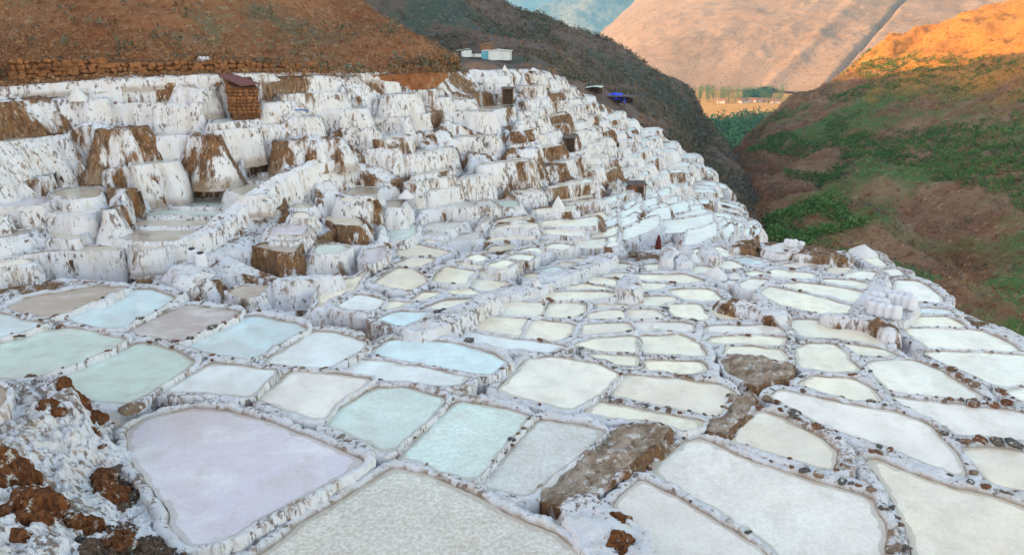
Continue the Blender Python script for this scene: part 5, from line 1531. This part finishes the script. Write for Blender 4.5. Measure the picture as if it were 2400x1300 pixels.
# dark red cloth hung on the wall at the slope foot
p = hit(1537, 582)
bm = bmesh.new()
rows = [(0, .05), (.2, .10), (.4, .15), (.6, .17), (.85, .20)]
prev = None
for zz, wv in rows:
    r = [bm.verts.new((x * wv, -.05 * math.cos(3 * x) - (.05 if y else 0), 1.0 - zz)) for y in (0, 1) for x in (-1, -.4, .3, 1)]
    ring = r[:4] + r[4:][::-1]
    if prev:
        for k in range(8): bm.faces.new((prev[k], prev[(k + 1) % 8], ring[(k + 1) % 8], ring[k]))
    prev = ring
bmesh.ops.recalc_face_normals(bm, faces=bm.faces[:])
tag(link('hanging_cloth', bm_mesh(bm, 'hanging_cloth', True), M_REDCLOTH, None, tuple(p + (0, -.7, 0))), 'dark red cloth hanging on the white wall at the slope foot', 'cloth')

# water trough by the path
p = at(846, 178, 53.6)
e = empty('water_trough', p, 'small white concrete trough with an upright pipe beside the path', 'trough')
bm = bmesh.new()
for b in ((0, -.3, .22, 1.1, .08, .5), (0, .3, .22, 1.1, .08, .5), (-.51, 0, .22, .08, .52, .5), (.51, 0, .22, .08, .52, .5), (0, 0, .05, 1.0, .5, .1)): box_bm(bm, *b)
link('basin', bm_mesh(bm, 'basin'), plain('pale_concrete', (.55, .54, .52), .9, .15), e)
bm = bmesh.new(); bmesh.ops.create_cone(bm, cap_ends=True, segments=12, radius1=.1, radius2=.1, depth=.8)
for v in bm.verts: v.co += Vector((-.75, .1, .4))
link('pipe', bm_mesh(bm, 'pipe'), plain('pale_pipe', (.62, .55, .48), .8, .15), e)

# thin poles
for u, v, Y, h in ((1057, 118, 112, 3.6), (1094, 110, 118, 3.4), (1371, 226, 106, 1.6), (1451, 236, 108, 1.9)):
    bm = bmesh.new(); bmesh.ops.create_cone(bm, cap_ends=True, segments=8, radius1=.06, radius2=.04, depth=h + .8)
    for vv_ in bm.verts: vv_.co.z += h / 2 - .4
    e = empty('pole', spur_hit(u, v, Y), 'thin bare pole standing near the sheds', 'pole', 'thin poles near the sheds')
    link('shaft', bm_mesh(bm, 'shaft'), M_WOOD, e)
    bm = bmesh.new(); box_bm(bm, 0, 0, h - .12, .5, .05, .05)
    link('crossbar', bm_mesh(bm, 'crossbar'), M_WOOD, e)

# ---------------------------------------------------------------- valley trees and houses
def foliage(points, sizes, heights, K, shade, flat=.5, name='foliage', up=.0):
    """each point gets K small leaf triangles spread through its crown."""
    n = len(points)
    d = rng.normal(size=(n, K, 3)); d /= np.linalg.norm(d, axis=2, keepdims=True)
    r = rng.uniform(.25, 1, (n, K, 1))**.6
    c = points[:, None] + d * r * np.stack([sizes, sizes, heights], 1)[:, None] * .5
    c[..., 2] += heights[:, None] * (.5 if up else .3)
    a = rng.normal(size=(n, K, 3)); b = rng.normal(size=(n, K, 3))
    a /= np.linalg.norm(a, axis=2, keepdims=True); b /= np.linalg.norm(b, axis=2, keepdims=True)
    s = (sizes[:, None, None] + heights[:, None, None]) * .5 * flat * rng.uniform(.5, 1.1, (n, K, 1))
    V = np.stack([c - a * s * .5, c + a * s * .5, c + b * s * .7], 2).reshape(-1, 3)
    Fc = np.arange(n * K * 3).reshape(-1, 3)
    me = mesh_np(name, V, Fc, False)
    sh = np.clip(shade[:, None] + rng.normal(0, .08, (n, K)), 0, 1)
    fattr(me, 'shade', np.repeat(sh.ravel(), 3))
    return me

M_POPLAR = leaf_material('poplar_leaves', [(0.0, (0.05, 0.11, 0.035)), (0.5, (0.10, 0.17, 0.05)), (1.0, (0.22, 0.24, 0.09))])
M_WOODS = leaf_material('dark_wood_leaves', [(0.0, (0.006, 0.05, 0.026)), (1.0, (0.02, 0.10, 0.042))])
M_TRUNK = plain('bark', (0.12, 0.08, 0.05), 0.95, 0.3)
crowns = [foliage(np.zeros((1, 3)), np.array([.34 + .06 * i]), np.array([.9]), 260, np.array([.5]), .09, 'crown', True) for i in range(3)]
for m in crowns:
    for v in m.vertices: v.co.z += .06
bm = bmesh.new(); bmesh.ops.create_cone(bm, cap_ends=True, segments=6, radius1=.03, radius2=.012, depth=.5)
for v in bm.verts: v.co.z += .2
TR = bm_mesh(bm, 'trunk')
GT_ = 'trees along the far edge of the golden fields'
first = None
def tree(p, h, wide, label):
    global first
    if first is None:
        first = bpy.data.objects.new('poplar_tree', None); C.objects.link(first); e = first
        link('crown', crowns[0], M_POPLAR, e); link('trunk', TR, M_TRUNK, e)
    else:
        e = first.copy(); C.objects.link(e)
        for ch in list(first.children):
            c = ch.copy(); C.objects.link(c); c.parent = e
            if ch.name.startswith('crown'):
                c.data = crowns[int(rng.integers(3))]
                if not c.data.materials: c.data.materials.append(M_POPLAR)
    e.location = tuple(p); e.scale = (h * wide, h * wide, h); e.rotation_euler.z = rng.uniform(0, 6)
    tag(e, label, 'tree', GT_)
for k in range(64):
    u = rng.uniform(1615, 1835)
    v = rng.uniform(228, 244) if k % 2 else rng.uniform(222, 232)
    d = ray(u, v)
    p = d * (vz / d[2])
    tree(p, rng.uniform(10, 19), rng.uniform(.8, 1.3), 'slim pale green poplar in the sunlit tree line beyond the golden fields')
# dark wood filling the mouth of the ravine
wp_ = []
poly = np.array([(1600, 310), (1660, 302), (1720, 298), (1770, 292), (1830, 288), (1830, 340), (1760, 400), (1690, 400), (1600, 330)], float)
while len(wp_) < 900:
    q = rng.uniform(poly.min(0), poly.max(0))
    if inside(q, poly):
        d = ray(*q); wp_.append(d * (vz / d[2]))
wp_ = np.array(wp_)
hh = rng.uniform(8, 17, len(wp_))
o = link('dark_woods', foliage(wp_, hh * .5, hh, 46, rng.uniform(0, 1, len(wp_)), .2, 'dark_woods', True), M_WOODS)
o['kind'] = 'stuff'; o['label'] = 'dark green wood filling the mouth of the ravine'
gp = []
poly = np.array([(1735, 240), (1800, 238), (1815, 226), (1745, 226)], float)
while len(gp) < 90:
    q = rng.uniform(poly.min(0), poly.max(0))
    if inside(q, poly):
        d = ray(*q); gp.append(d * (vz / d[2]))
gp = np.array(gp); hh = rng.uniform(9, 16, len(gp))
o = link('dark_woods', foliage(gp, hh * .5, hh, 46, rng.uniform(.4, 1, len(gp)), .2, 'dark_woods', True), M_WOODS)
o['kind'] = 'stuff'; o['label'] = 'dark green grove in the tree line of the valley floor'
# green fields lying in the wood and the darker grove among the poplars
M_GREENF_ = plain('green_field', (0.03, 0.13, 0.06), .95, .3, .05)
M_HOUSEW = plain('plastered_wall', (0.62, 0.52, 0.44), .9, .15, .3)
M_HOUSER = plain('tile_roof', (0.36, 0.15, 0.09), .9, .2, .5)
hm = bmesh.new(); box_bm(hm, 0, 0, 1.6, 9, 6, 3.6); HW = bm_mesh(hm, 'wall')
hm = bmesh.new()
rv = [hm.verts.new(q) for q in ((-5, -3.5, 3.2), (5, -3.5, 3.2), (5, 3.5, 3.2), (-5, 3.5, 3.2), (-5, 0, 5.4), (5, 0, 5.4))]
for f in ((0, 1, 5, 4), (2, 3, 4, 5), (0, 4, 3), (1, 2, 5), (0, 3, 2, 1)): hm.faces.new([rv[i] for i in f])
HR = bm_mesh(hm, 'roof')
hm = bmesh.new(); box_bm(hm, -2, -3.05, 1.8, 1.4, .12, 1.3); HWN = bm_mesh(hm, 'window')
for i, (u, v) in enumerate(((1752, 241), (1764, 240), (1776, 242), (1790, 241), (1805, 243), (1742, 243), (1690, 243), (1818, 244))):
    d = ray(u, v); p = d * (vz / d[2])
    e = empty('far_house', p, 'small pale house with a red roof among the trees of the valley floor', 'house', 'far houses on the valley floor')
    link('wall', HW, M_HOUSEW, e); link('roof', HR, M_HOUSER, e); link('window', HWN, M_DOORDARK, e)
    e.rotation_euler.z = rng.uniform(-.5, .5)

# ---------------------------------------------------------------- scrub on the hillsides
def scatter(G, n, cond, i0=0, i1=1, j0=0, j1=1):
    out = []
    a, b = G.shape[:2]
    while len(out) < n:
        m = n * 2
        i = rng.uniform(i0 * (a - 1), i1 * (a - 1) - 1e-3, m); j = rng.uniform(j0 * (b - 1), j1 * (b - 1) - 1e-3, m)
        ii, jj = i.astype(int), j.astype(int); fi, fj = (i - ii)[:, None], (j - jj)[:, None]
        p = G[ii, jj] * (1 - fi) * (1 - fj) + G[ii + 1, jj] * fi * (1 - fj) + G[ii, jj + 1] * (1 - fi) * fj + G[ii + 1, jj + 1] * fi * fj
        k = cond(p)
        out += list(p[k])
    return np.array(out[:n])

M_DRY = leaf_material('dry_grass', [(0.0, (0.17, 0.065, 0.032)), (0.5, (0.28, 0.125, 0.06)), (1.0, (0.40, 0.24, 0.13))])
M_SCRUB = leaf_material('grey_green_scrub', [(0.0, (0.06, 0.07, 0.045)), (0.5, (0.11, 0.105, 0.07)), (1.0, (0.19, 0.15, 0.11))])
M_SUN_TINTED = leaf_material('golden_tussock', [(0.0, (0.22, 0.09, 0.03)), (0.5, (0.42, 0.19, 0.06)), (1.0, (0.58, 0.34, 0.13))])  # dry tufts, their gold carrying painted sunlight along the hill top
M_GREEN = leaf_material('green_scrub', [(0.0, (0.03, 0.10, 0.03)), (0.5, (0.06, 0.165, 0.04)), (1.0, (0.14, 0.21, 0.07))])
def nz(p, wl, seed, thr): return fbm(p / wl + seed, 3) > thr
KEEP = np.array([spur_hit(u, v, 110) for u, v in ((1161, 140), (1120, 138), (1092, 133), (1141, 120), (1185, 142), (1390, 218), (1430, 235), (1470, 245), (1448, 240))])
def clear(p):
    r = np.ones(len(p), bool)
    for q in KEEP:
        w = q / np.linalg.norm(q)
        t = np.clip(p @ w, 1, np.linalg.norm(q) + 4)
        r &= np.linalg.norm(p - t[:, None] * w, axis=1) > 3.2
    return r
def scrub(name, G, n, smin, smax, K, mat, cond, flat, asp=.7, j1=1.0, sh=None):
    p = scatter(G, n, cond, j1=j1)
    s = rng.uniform(smin, smax, n)**1.0
    o = link(name, foliage(p, s, s * asp, K, rng.uniform(.1, .9, n) if sh is None else sh(p), flat, name), mat)
    o['kind'] = 'stuff'
    return o
scrub('dry_grass', RG, 17000, .25, .8, 10, M_DRY, lambda p: p[:, 1] < 130, .3, 1.0, .75)
scrub('hillside_scrub', RG, 380, .6, 1.7, 18, M_SCRUB, lambda p: nz(p, 14, 3, .15), .3, .7, .75)
scrub('hillside_scrub', PG, 9000, .7, 2.2, 14, M_SCRUB, lambda p: nz(p, 16, 5, -.25) & clear(p), .35, .8)
scrub('dry_grass', PG, 6000, .5, 1.4, 10, M_DRY, lambda p: (p[:, 2] < 60) & clear(p), .4, .7)
scrub('hillside_scrub', HG, 13000, .6, 2.2, 14, M_GREEN, lambda p: nz(p * np.array([1, 1, 1.6]), 22, 9, -.05) & (p[:, 2] < -8) & (p[:, 2] > -30 + 3.5 * vnoise(p / 9)) & (p[:, 1] > 84 + 8 * vnoise(p / 7)), .33, .75)
scrub('dry_grass', HG, 15000, .4, 1.4, 9, M_DRY, lambda p: p[:, 2] < 60, .35, .7)
scrub('sun_tinted_tussocks', HG, 9000, .5, 1.6, 9, M_SUN_TINTED, lambda p: (p[:, 2] > -19) & (p[:, 2] < 60), .35, .7)
scrub('dark_scrub', HG, 5000, .6, 1.7, 12, M_SCRUB, lambda p: nz(p, 12, 4, .0), .3, .8)

# ---------------------------------------------------------------- the air of the valley
bm = bmesh.new()
box_bm(bm, 200, 5000, 960, 9000, 10400, 2240)
hz = link('haze', bm_mesh(bm, 'haze'))
hz['kind'] = 'stuff'
hm_ = bpy.data.materials.new('haze')
hm_.use_nodes = True
hn = hm_.node_tree
hn.nodes.clear()
ho = hn.nodes.new('ShaderNodeOutputMaterial')
hv = hn.nodes.new('ShaderNodeVolumePrincipled')
hv.inputs['Color'].default_value = (0.18, 0.60, 1.0, 1)
hv.inputs['Density'].default_value = 0.00015
hv.inputs['Anisotropy'].default_value = 0.0
hn.links.new(hv.outputs[0], ho.inputs['Volume'])
hz.data.materials.append(hm_)
